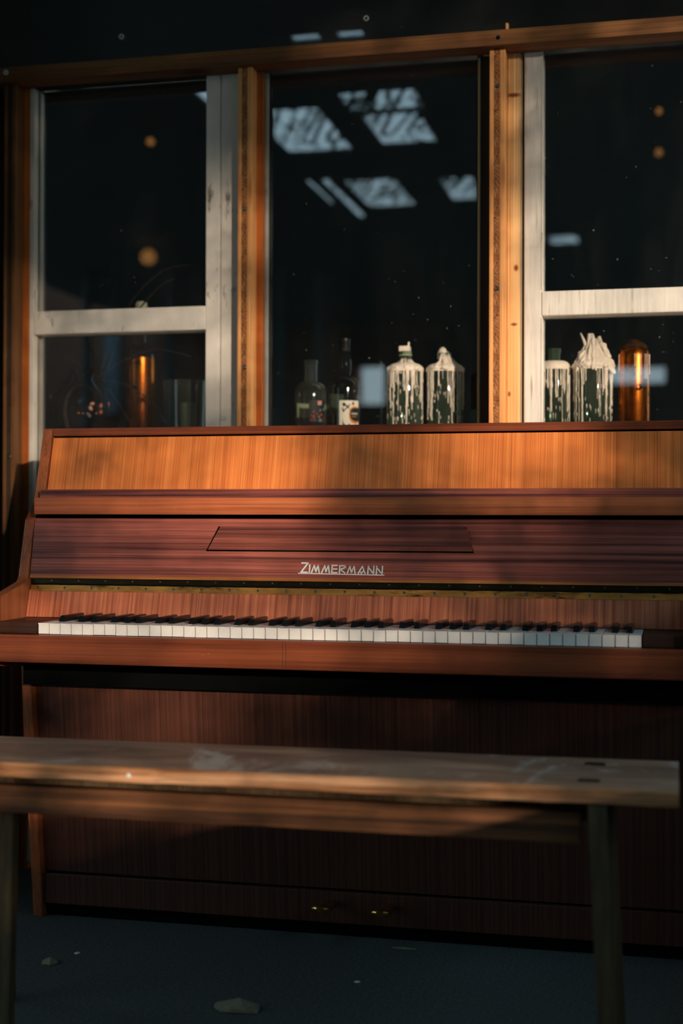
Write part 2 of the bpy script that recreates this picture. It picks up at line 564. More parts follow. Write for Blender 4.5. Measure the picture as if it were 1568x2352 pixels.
# ------------------------------------------------------------------ setting: ground, room behind the glass, terrace
bm = B()
box(bm, -14, 26, -30, 0.66, -0.2, 0.0)
struct(obj('floor', bm, 'asphalt'), 'dark rough terrace ground with scattered litter')
bm = B()
box(bm, -4, 6, 0.662, 5.0, -0.2, 0.0)
struct(obj('floor', bm, 'room_dark'), 'dark floor of the room behind the windows')
bm = B()
box(bm, -4, 6, 5.0, 5.2, 0, 3.4)
struct(obj('wall_back', bm, 'room_dark'), 'dark far wall of the room behind the windows')
for nm, x in (('wall_left', -4.2),):
    bm = B()
    box(bm, x, x + 0.2, 0.7, 5.2, 0, 3.4)
    struct(obj(nm, bm, 'room_dark'))
bm = B()
box(bm, -4.2, 6.2, 0.7, 5.2, 3.3, 3.5)
struct(obj('ceiling', bm, 'room_dark'), 'ceiling of the room behind the windows')

# terrace roof with light openings (behind and above the camera)
HOLES = [(-0.21, -0.10, -1.67, -1.58), (-0.04, 0.045, -1.67, -1.58), (0.16, 0.225, -1.67, -1.60),
         (-0.20, 0.14, -2.33, -2.03), (-0.66, -0.33, -2.95, -2.20), (-0.17, 0.10, -2.90, -2.37),
         (-0.53, -0.25, -4.25, -3.57), (-0.02, 0.16, -4.17, -3.62), (-0.79, -0.73, -2.05, -1.82),
         (-0.20, -0.09, -1.41, -1.34), (-0.02, 0.08, -1.41, -1.34),
         (0.42, 0.60, -5.60, -5.30), (-0.645, -0.60, -4.5, -3.5), (-0.73, -0.70, -4.1, -3.5)]
xs = sorted({-3.6, 2.6} | {h[0] for h in HOLES} | {h[1] for h in HOLES})
ys = sorted({-9.0, 0.56} | {h[2] for h in HOLES} | {h[3] for h in HOLES})
bm = B()
for x0, x1 in zip(xs, xs[1:]):
    for y0, y1 in zip(ys, ys[1:]):
        cx, cy = (x0 + x1) / 2, (y0 + y1) / 2
        if any(h[0] < cx < h[1] and h[2] < cy < h[3] for h in HOLES):
            continue
        box(bm, x0, x1, y0, y1, 2.70, 2.715)
box(bm, 2.6, 3.45, -9.0, 0.56, 3.20, 3.26)
box(bm, 2.6, 2.66, -9.0, 0.56, 2.70, 3.26)
roof = struct(obj('ceiling', bm, 'roof_dark'), 'dark terrace roof pierced by small sky openings')
bm = B()
for h in HOLES[3:8]:                          # thin stems crossing the openings
    x = h[0] - 0.3
    while x < h[1]:
        wd = random.uniform(0.008, 0.024)
        ln = (h[3] - h[2]) * 1.1
        dx = ln * random.uniform(0.35, 0.5)
        prism_dir(bm, [(x, h[2] - 0.03, 2.765), (x + wd, h[2] - 0.03, 2.765), (x + wd + dx, h[2] + ln, 2.765), (x + dx, h[2] + ln, 2.765)], (0, 0, 0.006))
        x += wd + random.uniform(0.02, 0.06)
for h in HOLES[3:8] + HOLES[11:12]:
    n_ = int((h[1] - h[0]) * (h[3] - h[2]) / 0.0020)
    cl = [(random.uniform(h[0], h[1]), random.uniform(h[2], h[3])) for _ in range(7)]
    for k in range(n_):
        if random.random() < 0.45:
            q = random.choice(cl)
            x, y = random.gauss(q[0], 0.05), random.gauss(q[1], 0.07)
        else:
            x, y = random.choice(((h[0], random.uniform(h[2], h[3])), (h[1], random.uniform(h[2], h[3])), (random.uniform(h[0], h[1]), h[2]), (random.uniform(h[0], h[1]), h[3])))
            x, y = random.gauss(x, 0.03), random.gauss(y, 0.03)
        a_, ln = random.uniform(0, 6.28), random.uniform(0.016, 0.034)
        dx, dy = math.cos(a_) * ln, math.sin(a_) * ln
        zz_ = random.uniform(2.72, 2.76)
        vs = [bm.verts.new(q) for q in ((x - dx, y - dy, zz_), (x + dy * 0.5, y - dx * 0.5, zz_ + 0.01), (x + dx, y + dy, zz_), (x - dy * 0.5, y + dx * 0.5, zz_ + 0.01))]
        bm.faces.new(vs)
vine = obj('vine_leaves', bm, 'leaf_green', roof, recalc=False)
vine['kind'] = 'stuff'
for x, y, rad in ((-2.164, -4.904, 0.05), (1.148, -2.927, 0.018), (1.157, -2.238, 0.014), (-1.121, -2.22, 0.018)):  # glowing balls added behind the camera for amber spots in the glass
    t = thing('amber_ball', 'small amber bulb added under the terrace roof behind the camera', 'glow_ball', (x, y, 2.6), 'added amber glows under the roof')
    bm = B()
    lathe(bm, [(0.0005, -rad), (rad * 0.7, -rad * 0.7), (rad, 0), (rad * 0.7, rad * 0.7), (0.006, rad)], (x, y, 2.6), 14, cap=False)
    obj('glow', bm, 'glow', t, 'all')
    bm = B()
    tube(bm, [(x, y, 2.6 + rad), (x, y, 2.7)], 0.004, 6)
    obj('cord', bm, 'black_plastic', t)
# grey uprights added behind the camera for strips reflected in the glass
for i, (x, wd) in enumerate([(-3.07, 0.04), (-2.41, 0.06), (-1.56, 0.07), (-1.28, 0.05)]):
    bm = B()
    box(bm, x - wd / 2, x + wd / 2, -6.05, -5.95, 0, 2.7, 0.005)
    struct(obj('trim_%d' % (20 + i), bm, 'strip_grey'))
# partition added outside the view, dims the left edge of the windows
bm = B()
box(bm, -0.62, -0.56, 0.12, 0.60, 0, 2.7)
struct(obj('wall_left', bm, 'dark_panel'))
# neighbouring house closing the terrace at the back, its windows left open
WH = [(-1.68, -1.42, 1.95, 2.32), (0.64, 1.12, 2.10, 2.26)]
xs = sorted({-5.6, 3.0} | {h[0] for h in WH} | {h[1] for h in WH})
zs = sorted({0.0, 2.7} | {h[2] for h in WH} | {h[3] for h in WH})
bm = B()
for x0, x1 in zip(xs, xs[1:]):
    for z0, z1 in zip(zs, zs[1:]):
        cx, cz = (x0 + x1) / 2, (z0 + z1) / 2
        if any(h[0] < cx < h[1] and h[2] < cz < h[3] for h in WH):
            continue
        box(bm, x0, x1, -9.25, -9.0, z0, z1)
box(bm, -5.6, -3.4, -9.25, -9.0, 2.7, 3.8)
struct(obj('wall_front', bm, 'brick_brown'), 'brown wall closing the far side of the terrace')
bm = B()
box(bm, -4.17, -3.1, -9.0, -8.93, 2.98, 3.18)
box(bm, -4.17, -4.02, -9.0, -8.93, 1.9, 2.98)
struct(obj('trim_30', bm, 'strip_grey'))
bm = B()
box(bm, 1.78, 2.25, -3.4, 0.25, 0, 0.59)
box(bm, 1.74, 2.30, -3.45, 0.30, 0.59, 0.63)
tag(obj('low_blocker', bm, 'dark_batten'), 'dark added counter to the right of the piano, outside the view', 'blocker')  # added outside the view to cut low sun and sky light


def screen(label, x0, x1, y0, y1, h):  # leafy blocks added outside the view, closing off sky light
    bm = B()
    box(bm, x0, x1, y0, y1, 0, h)
    bmesh.ops.subdivide_edges(bm, edges=bm.edges[:], cuts=9, use_grid_fill=True)
    for v in bm.verts:
        if v.co.z > 0.05:
            v.co += Vector((random.uniform(-.07, .07), random.uniform(-.07, .07), random.uniform(-.06, .06)))
    tag(obj('screen', bm, 'leaf_green'), label, 'screen')


screen('tall dark hedge added on the right to close off sky light', 6.9, 7.7, -3.6, 3.5, 4.4)
screen('low dark hedge added at the far left to close the horizon', -9.0, -8.2, -9.0, 3.0, 2.6)
screen('tall dark hedge added behind the terrace to close off the sky', 3.2, 8.0, -12.8, -12.0, 5.4)

# ------------------------------------------------------------------ window front
YR, YS, YF, YG = 0.557, 0.579, 0.62, 0.65      # rail, studs, frames, glass
ZT = Z(1.272)                               # underside of the long rail

bm = B()
box(bm, -3.2, 2.6, YR, YR + 0.06, ZT, Z(1.307), 0.0015)
rail = struct(obj('trim_1', bm, 'pine_flat'), 'long pine rail across the top of the windows')
bm = B()
disc_y(bm, (-0.3552, YR, Z(1.2945)), 0.0065, 0.003, 16, 0.003)
obj('screw_cap', bm, 'cap_white', rail, True)
bm = B()
disc_y(bm, (0.8446, YR, Z(1.2893)), 0.005, 0.002)
obj('screw', bm, 'screw_black', rail, True)


def stud(n, x0, x1, label, screws=(), ply='pine_ply', core='pine_core'):
    root = sempty('trim_%d' % n, ((x0 + x1) / 2, YS, 0), label)
    w_ = x1 - x0
    cuts = [x0, x0 + w_ * 0.26, x0 + w_ * 0.66, x1]
    for i in range(3):
        m_ = core if i == 1 else ply
        if i == 1:                                   # the core is short blocks, end to end
            z0 = 0.0
            k = 0
            while z0 < ZT:
                z1 = min(ZT, z0 + random.uniform(0.06, 0.19))
                bm = B()
                box(bm, cuts[1] + 0.0002, cuts[2] - 0.0002, YS + 0.0008, YS + 0.05, z0 + 0.0004, z1 - 0.0004)
                obj('core_block', bm, m_, root)
                z0 = z1
        else:
            bm = B()
            box(bm, cuts[i], cuts[i + 1], YS, YS + 0.05, 0, ZT, 0.0012)
            obj('ply', bm, m_, root)
    for sx, sz in screws:
        bm = B()
        disc_y(bm, (sx, YS + 0.0006, Z(sz)), 0.0055, 0.0025)
        obj('screw', bm, 'steel_screw', root, True)


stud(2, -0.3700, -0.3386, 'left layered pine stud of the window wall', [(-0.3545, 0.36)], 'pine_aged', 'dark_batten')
stud(3, 0.2292, 0.2634, 'middle layered pine stud of the window wall', [(0.2455, 0.9380), (0.2468, 0.5655)])
stud(4, 0.8230, 0.8584, 'right layered pine stud of the window wall', [(0.8401, 1.188), (0.8402, 0.7302)])
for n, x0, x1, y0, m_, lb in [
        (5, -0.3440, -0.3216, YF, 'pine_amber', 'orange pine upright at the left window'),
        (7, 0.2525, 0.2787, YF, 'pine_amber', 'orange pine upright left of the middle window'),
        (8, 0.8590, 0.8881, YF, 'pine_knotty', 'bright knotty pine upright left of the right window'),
        (9, 0.7956, 0.8224, YF + 0.005, 'dark_batten', 'pine upright darkened for shade, right of the middle window'),  # dark colour stands in for the stud's shadow on this pine
        (10, 0.7890, 0.7950, YF + 0.012, 'pine_upright', None),  # paler strip drawn as the lit edge beyond that shadow
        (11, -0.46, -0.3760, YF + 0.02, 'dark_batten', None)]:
    bm = B()
    box(bm, x0, x1, y0, y0 + 0.06, 0, ZT, 0.002)
    struct(obj('trim_%d' % n, bm, m_), lb)
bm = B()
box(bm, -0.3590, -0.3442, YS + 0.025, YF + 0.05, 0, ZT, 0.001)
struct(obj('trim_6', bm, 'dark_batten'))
bm = B()
box(bm, 0.8583, 0.8640, YS + 0.006, YS + 0.02, Z(1.3065), Z(1.3300))  # stands in for a sunlit sliver of the stud above the rail
struct(obj('trim_12', bm, 'pine_ply'))


def pane(parent, x0, x1, z0, z1, m_='pane'):
    bm = B()
    box(bm, x0, x1, YG, YG + 0.004, z0, z1)
    o = obj('glass_pane', bm, m_, parent)
    return o


def bar(parent, name, x0, x1, z0, z1, y0=YF, d=0.055, m_='white_paint', bev=0.0025):
    bm = B()
    box(bm, x0, x1, y0, y0 + d, z0, z1, bev)
    return obj(name, bm, m_, parent)


# left window
w1 = sempty('window_1', (-0.09, YF, 0), 'left window with off-white frame and middle bar')
bar(w1, 'stile', -0.3213, -0.3087, 0.02, ZT)
bar(w1, 'stile', 0.1364, 0.1725, 0.02, ZT)
bar(w1, 'transom', -0.3085, 0.1362, Z(0.6624), Z(0.7196), YF - 0.002)
bar(w1, 'bead', -0.3137 + 0.0005, -0.3066, 0.02, Z(0.660), YG - 0.008, 0.006, 'tan_bead', 0.001)
bar(w1, 'bead', -0.3137 + 0.0005, -0.3066, Z(0.722), ZT, YG - 0.008, 0.006, 'tan_bead', 0.001)
bar(w1, 'gasket', 0.1726, 0.1738, 0.02, ZT, YF + 0.006, 0.02, 'gasket', 0)
pane(w1, -0.318, 0.140, 0.02, Z(0.69))
pane(w1, -0.318, 0.140, Z(0.69), ZT)
st = bar(w1, 'casing', 0.1740, 0.2250, 0.0, ZT, YF, 0.05, 'white_paint', 0.003)
bm = B()
disc_y(bm, (0.1844, YF, Z(0.4499)), 0.0068, 0.004, 24, 0.002)
obj('screw_cap', bm, 'cap_white', st, True)
# middle window
w2 = sempty('window_2', (0.53, YF, 0), 'middle window, one tall fixed pane')
bar(w2, 'bead', 0.2790, 0.2872, 0.0, ZT, YF + 0.012, 0.02, 'grey_bead', 0.002)
bar(w2, 'gasket', 0.2873, 0.2915, 0.0, ZT, YG - 0.006, 0.006, 'gasket', 0)
bar(w2, 'gasket', 0.7850, 0.7886, 0.0, ZT, YG - 0.006, 0.006, 'gasket', 0)
pane(w2, 0.280, 0.790, 0.0, ZT, 'pane_clear')
# right window
w3 = sempty('window_3', (1.4, YF, 0), 'right window with bright brushed frame and middle bar')
bar(w3, 'bead', 0.8886, 0.8925, 0.0, ZT, YF + 0.010, 0.03, 'grey_bead', 0.001)
bar(w3, 'gasket', 0.8926, 0.8966, 0.0, ZT, YF + 0.02, 0.02, 'gasket', 0)
bar(w3, 'stile', 0.8968, 0.9383, 0.0, ZT, YF, 0.055, 'brushed_white', 0.004)
bar(w3, 'bead', 0.9358, 0.9388, 0.0, Z(0.668), YF - 0.0015, 0.02, 'white_paint', 0.001)
bar(w3, 'bead', 0.9358, 0.9388, Z(0.729), ZT, YF - 0.0015, 0.02, 'white_paint', 0.001)
bar(w3, 'transom', 0.9372, 2.0, Z(0.6706), Z(0.7262), YF - 0.003, 0.055, 'brushed_white', 0.003)
bar(w3, 'stile', 2.0, 2.06, 0.0, ZT, YF, 0.055, 'brushed_white', 0.003)
pane(w3, 0.935, 2.02, 0.0, Z(0.70))
pane(w3, 0.935, 2.02, Z(0.70), ZT)
# the dark glazed strip above the rail, with its round fixing caps
w4 = sempty('window_4', (0.4, YF, Z(1.4)), 'dark glazed strip above the long rail')
bm = B()
box(bm, -0.46, 2.06, YF, YF + 0.006, Z(1.30), 2.7)
obj('glass_pane', bm, 'pane', w4)
for x, z in ((-0.0811, 1.3824), (0.5284, 1.379)):
    bm = B()
    disc_y(bm, (x, YF, Z(z)), 0.0065, 0.003, 20, 0.0038)
    obj('screw_cap', bm, 'cap_white', w4, True)
bm = B()
box(bm, -0.46, 2.06, YG + 0.05, YG + 0.08, Z(1.26), 2.7)
obj('backing', bm, 'dark_panel', w4)
# walls left and right of the windows
bm = B()
box(bm, -4.2, -0.461, YF + 0.01, YF + 0.06, 0, 3.5)
struct(obj('wall_left', bm, 'dark_panel'))
bm = B()
box(bm, 2.061, 6.2, YF, YF + 0.06, 0, 3.5)
struct(obj('wall_right', bm, 'dark_panel'))
bm = B()
box(bm, -0.461, 2.061, YG + 0.012, YG + 0.08, 2.7, 3.5)
struct(obj('wall_upper', bm, 'dark_panel'))
# sill board carrying the bottles
ZS = Z(0.405)
bm = B()
box(bm, -0.32, 2.0, YG + 0.02, 0.92, ZS - 0.03, ZS, 0.003)
struct(obj('trim_13', bm, 'dark_batten'), 'dark board behind the glass that the bottles stand on')

# ------------------------------------------------------------------ piano
pi = thing('upright_piano', 'brown upright piano with open keyboard standing before the windows', 'piano', (0.5875, 0.28, 0))
XL, XR = -0.100, 1.275
prof = [(0.52, 0.4059), (0.2799, 0.4059), (0.2345, 0.249), (0.1914, 0.2062), (0.1600, 0.0870), (0.1560, 0.0800),
        (0.1480, 0.0745), (0.0330, 0.0480), (-0.045, 0.0315), (-0.055, 0.022), (-0.052, -0.0780), (-0.03, -0.086), (0.1750, -0.105),
        (0.1879, -0.2564), (0.2404, -0.655), (0.52, -0.655)]
prof = [(a, Z(b)) for a, b in prof]
for x0, x1 in ((XL - 0.022, XL), (XR, XR + 0.022)):
    bm = B()
    prism_x(bm, prof, x0, x1, 0.002, 2)
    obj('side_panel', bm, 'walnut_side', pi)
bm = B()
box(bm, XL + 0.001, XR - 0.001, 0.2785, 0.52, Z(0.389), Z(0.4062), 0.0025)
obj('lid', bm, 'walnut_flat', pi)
# sloping upper panel
bm = B()
prism_x(bm, [(0.2455, Z(0.2700)), (0.2765, Z(0.3855)), (0.290, Z(0.3835)), (0.2595, Z(0.2680))], XL + 0.0035, XR - 0.0035, 0.0012)
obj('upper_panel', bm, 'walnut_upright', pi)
bm = B()
box(bm, XL + 0.001, XR - 0.001, 0.300, 0.50, Z(0.10), Z(0.388))
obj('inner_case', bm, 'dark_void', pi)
# shelf: dark rosewood strip above, walnut ledge in front
bm = B()
prism_x(bm, [(0.2100, Z(0.2520)), (0.2140, Z(0.2705)), (0.2455, Z(0.2715)), (0.2455, Z(0.2520))], XL + 0.003, XR - 0.003, 0.001)
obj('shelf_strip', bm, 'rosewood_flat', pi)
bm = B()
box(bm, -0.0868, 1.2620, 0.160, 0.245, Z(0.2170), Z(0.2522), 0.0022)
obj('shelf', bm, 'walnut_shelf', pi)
# open fallboard: plane through A (bottom) and C (top)
A0, C0 = Vector((0, 0.1620, Z(0.0845))), Vector((0, 0.1850, Z(0.2085)))
UP = (C0 - A0).normalized()
NRM = Vector((0, -UP.z, UP.y))               # out of the board, to the player


def fb(x, t, n=0.0):
    return Vector((x, 0, 0)) + A0 + UP * t + NRM * n


bm = B()
L = (C0 - A0).length
prism_dir(bm, [fb(XL + 0.004, 0.004), fb(XR - 0.004, 0.004), fb(XR - 0.004, L), fb(XL + 0.004, L)], -NRM * 0.02)
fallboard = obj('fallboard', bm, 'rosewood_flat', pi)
bm = B()
prism_dir(bm, [fb(XL + 0.004, -0.002, 0.0006), fb(XR - 0.004, -0.002, 0.0006), fb(XR - 0.004, 0.0045, 0.0006), fb(XL + 0.004, 0.0045, 0.0006)], -NRM * 0.02)
obj('edge_band', bm, 'edge_wood', pi)
# folded music desk on the fallboard
bm = B()
zz = lambda z: (z - 0.0845) / UP.z
desk = [(0.2975, 0.1440), (0.8449, 0.1445), (0.8340, 0.1860), (0.8255, 0.1940), (0.3215, 0.1922)]
prism_dir(bm, [fb(x, zz(z), 0.0065) for x, z in desk], -NRM * 0.0068)
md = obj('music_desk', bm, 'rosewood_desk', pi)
md['label'] = 'folded rosewood music desk flap'
bm = B()
prism_dir(bm, [fb(0.2915, zz(0.1415), 0.0006), fb(0.8470, zz(0.1420), 0.0006), fb(0.8300, zz(0.1930), 0.0006), fb(0.3160, zz(0.1928), 0.0006)], -NRM * 0.001)
obj('desk_gap_shade', bm, 'dark_void', pi)  # black sheet standing in for the shadow gap round the flap

# name in chrome letters
PX = lambda px: 0.4914 + (px - 688) * 0.0009015
PZ = lambda py: 0.0989 - (py - 1316) * 0.000885
SK = 0.0  # letters follow the board


def stroke(bm, p, q, wd):
    a, b = Vector(p), Vector(q)
    d = (b - a).normalized()
    n = Vector((-d.y, d.x)) * wd / 2
    a = a - d * wd * 0.35
    b = b + d * wd * 0.35
    poly = [a + n, a - n, b - n, b + n]
    prism_dir(bm, [fb(v.x, zz(v.y), 0.0030) for v in poly], -NRM * 0.0032)


def zpx(x, y):
    return (PX(680 + x / 7.127), PZ(1280 + y / 7.127))


LET = [
    ('Z', [((105, 95), (208, 95)), ((208, 95), (100, 243)), ((98, 243), (205, 243))], 21),
    ('I', [((238, 125), (236, 245))], 20),
    ('M', [((315, 130), (272, 248)), ((315, 130), (342, 235)), ((342, 235), (375, 130)), ((375, 130), (400, 248))], 18),
    ('M', [((485, 132), (438, 248)), ((485, 132), (508, 235)), ((508, 235), (545, 132)), ((545, 132), (565, 248))], 18),
    ('E', [((606, 130), (604, 245)), ((606, 128), (692, 130)), ((606, 187), (688, 187)), ((604, 245), (690, 245))], 19),
    ('R', [((732, 132), (730, 248)), ((732, 132), (815, 134)), ((815, 134), (826, 160)), ((826, 160), (745, 192)), ((745, 192), (818, 248))], 19),
    ('M', [((897, 138), (858, 250)), ((897, 138), (924, 240)), ((924, 240), (965, 138)), ((965, 138), (985, 252))], 18),
    ('A', [((1100, 138), (1035, 252)), ((1100, 138), (1148, 254)), ((1062, 228), (1085, 250)), ((1085, 250), (1120, 215))], 18),
    ('N', [((1196, 132), (1190, 256)), ((1196, 150), (1282, 255)), ((1286, 132), (1284, 256))], 19),
    ('N', [((1332, 134), (1328, 262)), ((1332, 155), (1420, 258)), ((1424, 134), (1422, 264))], 19),
]
name_bm = B()
a, b = zpx(60, 262), zpx(1452, 277)
stroke(name_bm, a, b, 15 / 7.127 * 0.0009)
nameplate = obj('nameplate', name_bm, 'chrome', pi)
nameplate['label'] = 'bright metal maker name ZIMMERMANN, underlined'
for ch, segs, wd in LET:
    bm = B()
    for p_, q_ in segs:
        stroke(bm, zpx(*p_), zpx(*q_), wd / 7.127 * 0.0009)
    obj('letter', bm, 'chrome', nameplate)

# fixed lower fallboard, hinge
bm = B()
prism_x(bm, [(0.1500, Z(0.0012)), (0.1660, Z(0.0570)), (0.180, Z(0.0540)), (0.166, Z(0.0012))], XL + 0.001, XR - 0.001)
obj('key_cover', bm, 'rosewood_upright', pi)
hy = lambda z: 0.1660 + (z - 0.057) * 0.16 / 0.55 * 0.6
bm = B()
prism_x(bm, [(0.1642, Z(0.0550)), (0.1672, Z(0.0680)), (0.1720, Z(0.0680)), (0.1690, Z(0.0550))], XL + 0.004, XR - 0.004)
hinge = obj('hinge', bm, 'brass_worn', pi)
hinge['label'] = 'long tarnished brass piano hinge'
bm = B()
prism_x(bm, [(0.1690, Z(0.0680)), (0.1700, Z(0.0825)), (0.1760, Z(0.0825)), (0.1750, Z(0.0680))], XL + 0.004, XR - 0.004)
obj('upper_leaf', bm, 'brass_dark', hinge)
n = 44
for k in range(n):
    x0 = XL + 0.006 + (XR - XL - 0.012) * k / n
    x1 = XL + 0.006 + (XR - XL - 0.012) * (k + 0.94) / n
    bm = B()
    tube(bm, [(x0, 0.1672, Z(0.0700 if k % 2 else 0.0694))] + [(x1, 0.1672, Z(0.0700 if k % 2 else 0.0694))], 0.0017, 8)
    obj('knuckle', bm, 'brass_dark', hinge, True)
for k in range(23):
    x = -0.079 + 0.0606 * k
    bm = B()
    disc_y(bm, (x, 0.1660, Z(0.0620)), 0.0030, 0.0016, 10)
    obj('screw', bm, 'steel_screw', hinge, True)
for k in range(22):
    x = -0.050 + 0.0606 * k
    bm = B()
    disc_y(bm, (x, 0.1698, Z(0.0775)), 0.0022, 0.0012, 8)
    obj('screw', bm, 'steel_screw', hinge, True)

# key blocks, key slip, key bed
for x0, x1 in ((XL, -0.0015), (1.1765, XR)):
    bm = B()
    box(bm, x0 + 0.0005, x1, 0.010, 0.158, Z(-0.0225), Z(0.0000), 0.0012)
    obj('key_block', bm, 'key_block', pi)
bm = B()
box(bm, XL, XR, -0.0250, -0.0035, Z(-0.0770), Z(-0.0222), 0.0025)
obj('key_slip', bm, 'walnut_flat', pi)
for x in (0.5110, 0.5175):
    bm = B()
    box(bm, x, x + 0.0008, -0.0252, -0.0240, Z(-0.0745), Z(-0.0245))
    obj('seam', bm, 'key_block', pi)
bm = B()
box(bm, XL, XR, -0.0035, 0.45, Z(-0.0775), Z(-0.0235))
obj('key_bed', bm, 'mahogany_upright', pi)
bm = B()
box(bm, XL, XR, 0.14, 0.19, Z(-0.1400), Z(-0.0776))
obj('under_bed_shade', bm, 'dark_void', pi)  # added black board, its colour stands in for shade under the bed
bm = B()
box(bm, 0.0, 1.175, 0.006, 0.158, Z(-0.0235), Z(-0.0215))
obj('key_felt', bm, 'felt', pi)

# 85 keys, A to A
seq = 'ABCDEFG'
KP = 0.0235
OFFS = {'A': 0.0030, 'C': -0.0025, 'D': 0.0025, 'F': -0.0030, 'G': 0.0}
cent = {}
for k in range(49):
    nm = seq[k % 7]
    if nm in OFFS:
        cent[k] = (k + 1) * KP + OFFS[nm]       # the black key after white key k
cache = {}
for k in range(50):
    lc = cent[k - 1] + 0.0064 - k * KP if (k - 1) in cent else 0.0006
    rc = cent[k] - 0.0064 - k * KP if k in cent else KP - 0.0006
    key = (round(lc, 4), round(rc, 4))
    if key not in cache:
        bm = B()
        g = 0.0008
        out = [(g, -0.0020), (KP - g, -0.0020), (KP - g, 0.050), (rc, 0.050), (rc, 0.157), (lc, 0.157), (lc, 0.050), (g, 0.050)]
        o2 = []
        for q in out:
            if not o2 or (abs(q[0] - o2[-1][0]) + abs(q[1] - o2[-1][1])) > 1e-6:
                o2.append(q)
        prism_dir(bm, [Vector((x, y, 0)) for x, y in o2], (0, 0, -0.0024))
        box(bm, g + 0.0001, KP - g - 0.0001, -0.0004, 0.05, -0.0212, -0.0025)
        o = obj('white_key', bm, 'ivory', pi, origin=(0, 0, 0))
        bmv = o.data
        cache[key] = o
        o.location = Vector((k * KP, 0, OFF)) - world_loc(pi)
    else:
        o = cache[key].copy()
        COL.objects.link(o)
        o.location = Vector((k * KP, 0, OFF)) - world_loc(pi)
    o.location.z += random.uniform(-0.0004, 0.0002)
bk = None
for k, c in cent.items():
    if bk is None:
        bm = B()
        hw, ht = 0.0056, 0.0046
        lo = [(-hw, 0.050), (hw, 0.050), (hw, 0.153), (-hw, 0.153)]
        hi = [(-ht, 0.0575), (ht, 0.0575), (ht, 0.153), (-ht, 0.153)]
        va = [bm.verts.new((x, y, -0.002)) for x, y in lo]
        vm = [bm.verts.new((x, y, 0.0004)) for x, y in lo]
        vb = [bm.verts.new((x, y, 0.0118)) for x, y in hi]
        for a_, b_ in ((va, vm), (vm, vb)):
            for i in range(4):
                bm.faces.new((a_[i], a_[(i + 1) % 4], b_[(i + 1) % 4], b_[i]))
        top = bm.faces.new(vb)
        bm.faces.new(va[::-1])
        bmesh.ops.bevel(bm, geom=list(top.edges), offset=0.0012, segments=3, affect='EDGES')
        bk = obj('black_key', bm, 'ebony', pi, origin=(0, 0, 0))
        o = bk
    else:
        o = bk.copy()
        COL.objects.link(o)
    o.location = Vector((c, 0, OFF)) - world_loc(pi)

# lower part: panel, bottom rail, pedals
bm = B()
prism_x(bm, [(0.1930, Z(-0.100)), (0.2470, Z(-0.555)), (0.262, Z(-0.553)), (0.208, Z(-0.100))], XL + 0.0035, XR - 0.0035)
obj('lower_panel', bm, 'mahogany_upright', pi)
bm = B()
box(bm, XL, XR, 0.270, 0.50, Z(-0.648), Z(-0.11))
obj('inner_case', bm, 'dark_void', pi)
bm = B()
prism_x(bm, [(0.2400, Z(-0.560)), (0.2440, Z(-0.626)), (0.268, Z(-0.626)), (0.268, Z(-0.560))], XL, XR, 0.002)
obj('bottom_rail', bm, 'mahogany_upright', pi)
bm = B()
box(bm, XL, XR, 0.26, 0.50, Z(-0.6545), Z(-0.627))
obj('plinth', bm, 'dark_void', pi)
for x in (0.545, 0.667):
    bm = B()
    pts = spline([(x, 0.27, Z(-0.585)), (x, 0.22, Z(-0.582)), (x, 0.165, Z(-0.575)), (x, 0.135, Z(-0.5705))], 5)
    rings = []
    nn = len(pts)
    for i, q in enumerate(pts):
        t = i / (nn - 1)
        hw = 0.010 + 0.014 * t ** 1.5
        if t > 0.85:
            hw *= math.sqrt(max(0.0, 1 - ((t - 0.85) / 0.16) ** 2))
        hh = 0.007
        rings.append([bm.verts.new(q + Vector((hw * math.cos(a_), 0, hh * math.sin(a_)))) for a_ in [2 * math.pi * j / 14 for j in range(14)]])
    for a_, b_ in zip(rings, rings[1:]):
        for j in range(14):
            bm.faces.new((a_[j], a_[(j + 1) % 14], b_[(j + 1) % 14], b_[j]))
    bm.faces.new(rings[0][::-1])
    bm.faces.new(rings[-1])
    obj('pedal', bm, 'brass_bright', pi, True)

# ------------------------------------------------------------------ bench in front
be = thing('wooden_bench', 'long weathered wooden bench with folding legs in front of the piano', 'bench', (0.6, -0.41, 0))
bm = B()
ang = -0.009
NX = 60
xs = [-1.05 + (1.24 + 1.05) * i / NX for i in range(NX + 1)]
rows = []
for x in xs:
    yf = -0.5335 + 0.0128 * (x - 0.75) + random.uniform(-0.0012, 0.0012)
    yb = -0.2795 + 0.019 * (x - 0.69)
    zt = Z(-0.180)
    zb = Z(-0.2045) + random.uniform(-0.0006, 0.0006)
    e = random.uniform(0.003, 0.0065)
    rows.append([(x, yf, zb + 0.002), (x, yf - 0.0005, zt - e), (x, yf + e * 0.5, zt - e * 0.25), (x, yf + e * 1.3, zt), (x, yb, zt), (x, yb, zb), (x, yf + 0.003, zb)])
R_ = [[bm.verts.new(q) for q in rw] for rw in rows]
for a_, b_ in zip(R_, R_[1:]):
    for j in range(7):
        fc = bm.faces.new((a_[j], b_[j], b_[(j + 1) % 7], a_[(j + 1) % 7]))
        if j in (0, 1, 2, 6):
            fc.material_index = 1
bm.faces.new(R_[0])
bm.faces.new(R_[-1][::-1])
obj('seat', bm, ['bench_top', 'bench_raw'], be)
bm = B()
box(bm, -1.0, 1.10, -0.498, -0.474, Z(-0.2700), Z(-0.2245), 0.003)
obj('stretcher', bm, 'bench_rail', be)
bm = B()
box(bm, -1.0, 1.10, -0.335, -0.315, Z(-0.2700), Z(-0.2060), 0.002)
obj('stretcher', bm, 'bench_leg', be)


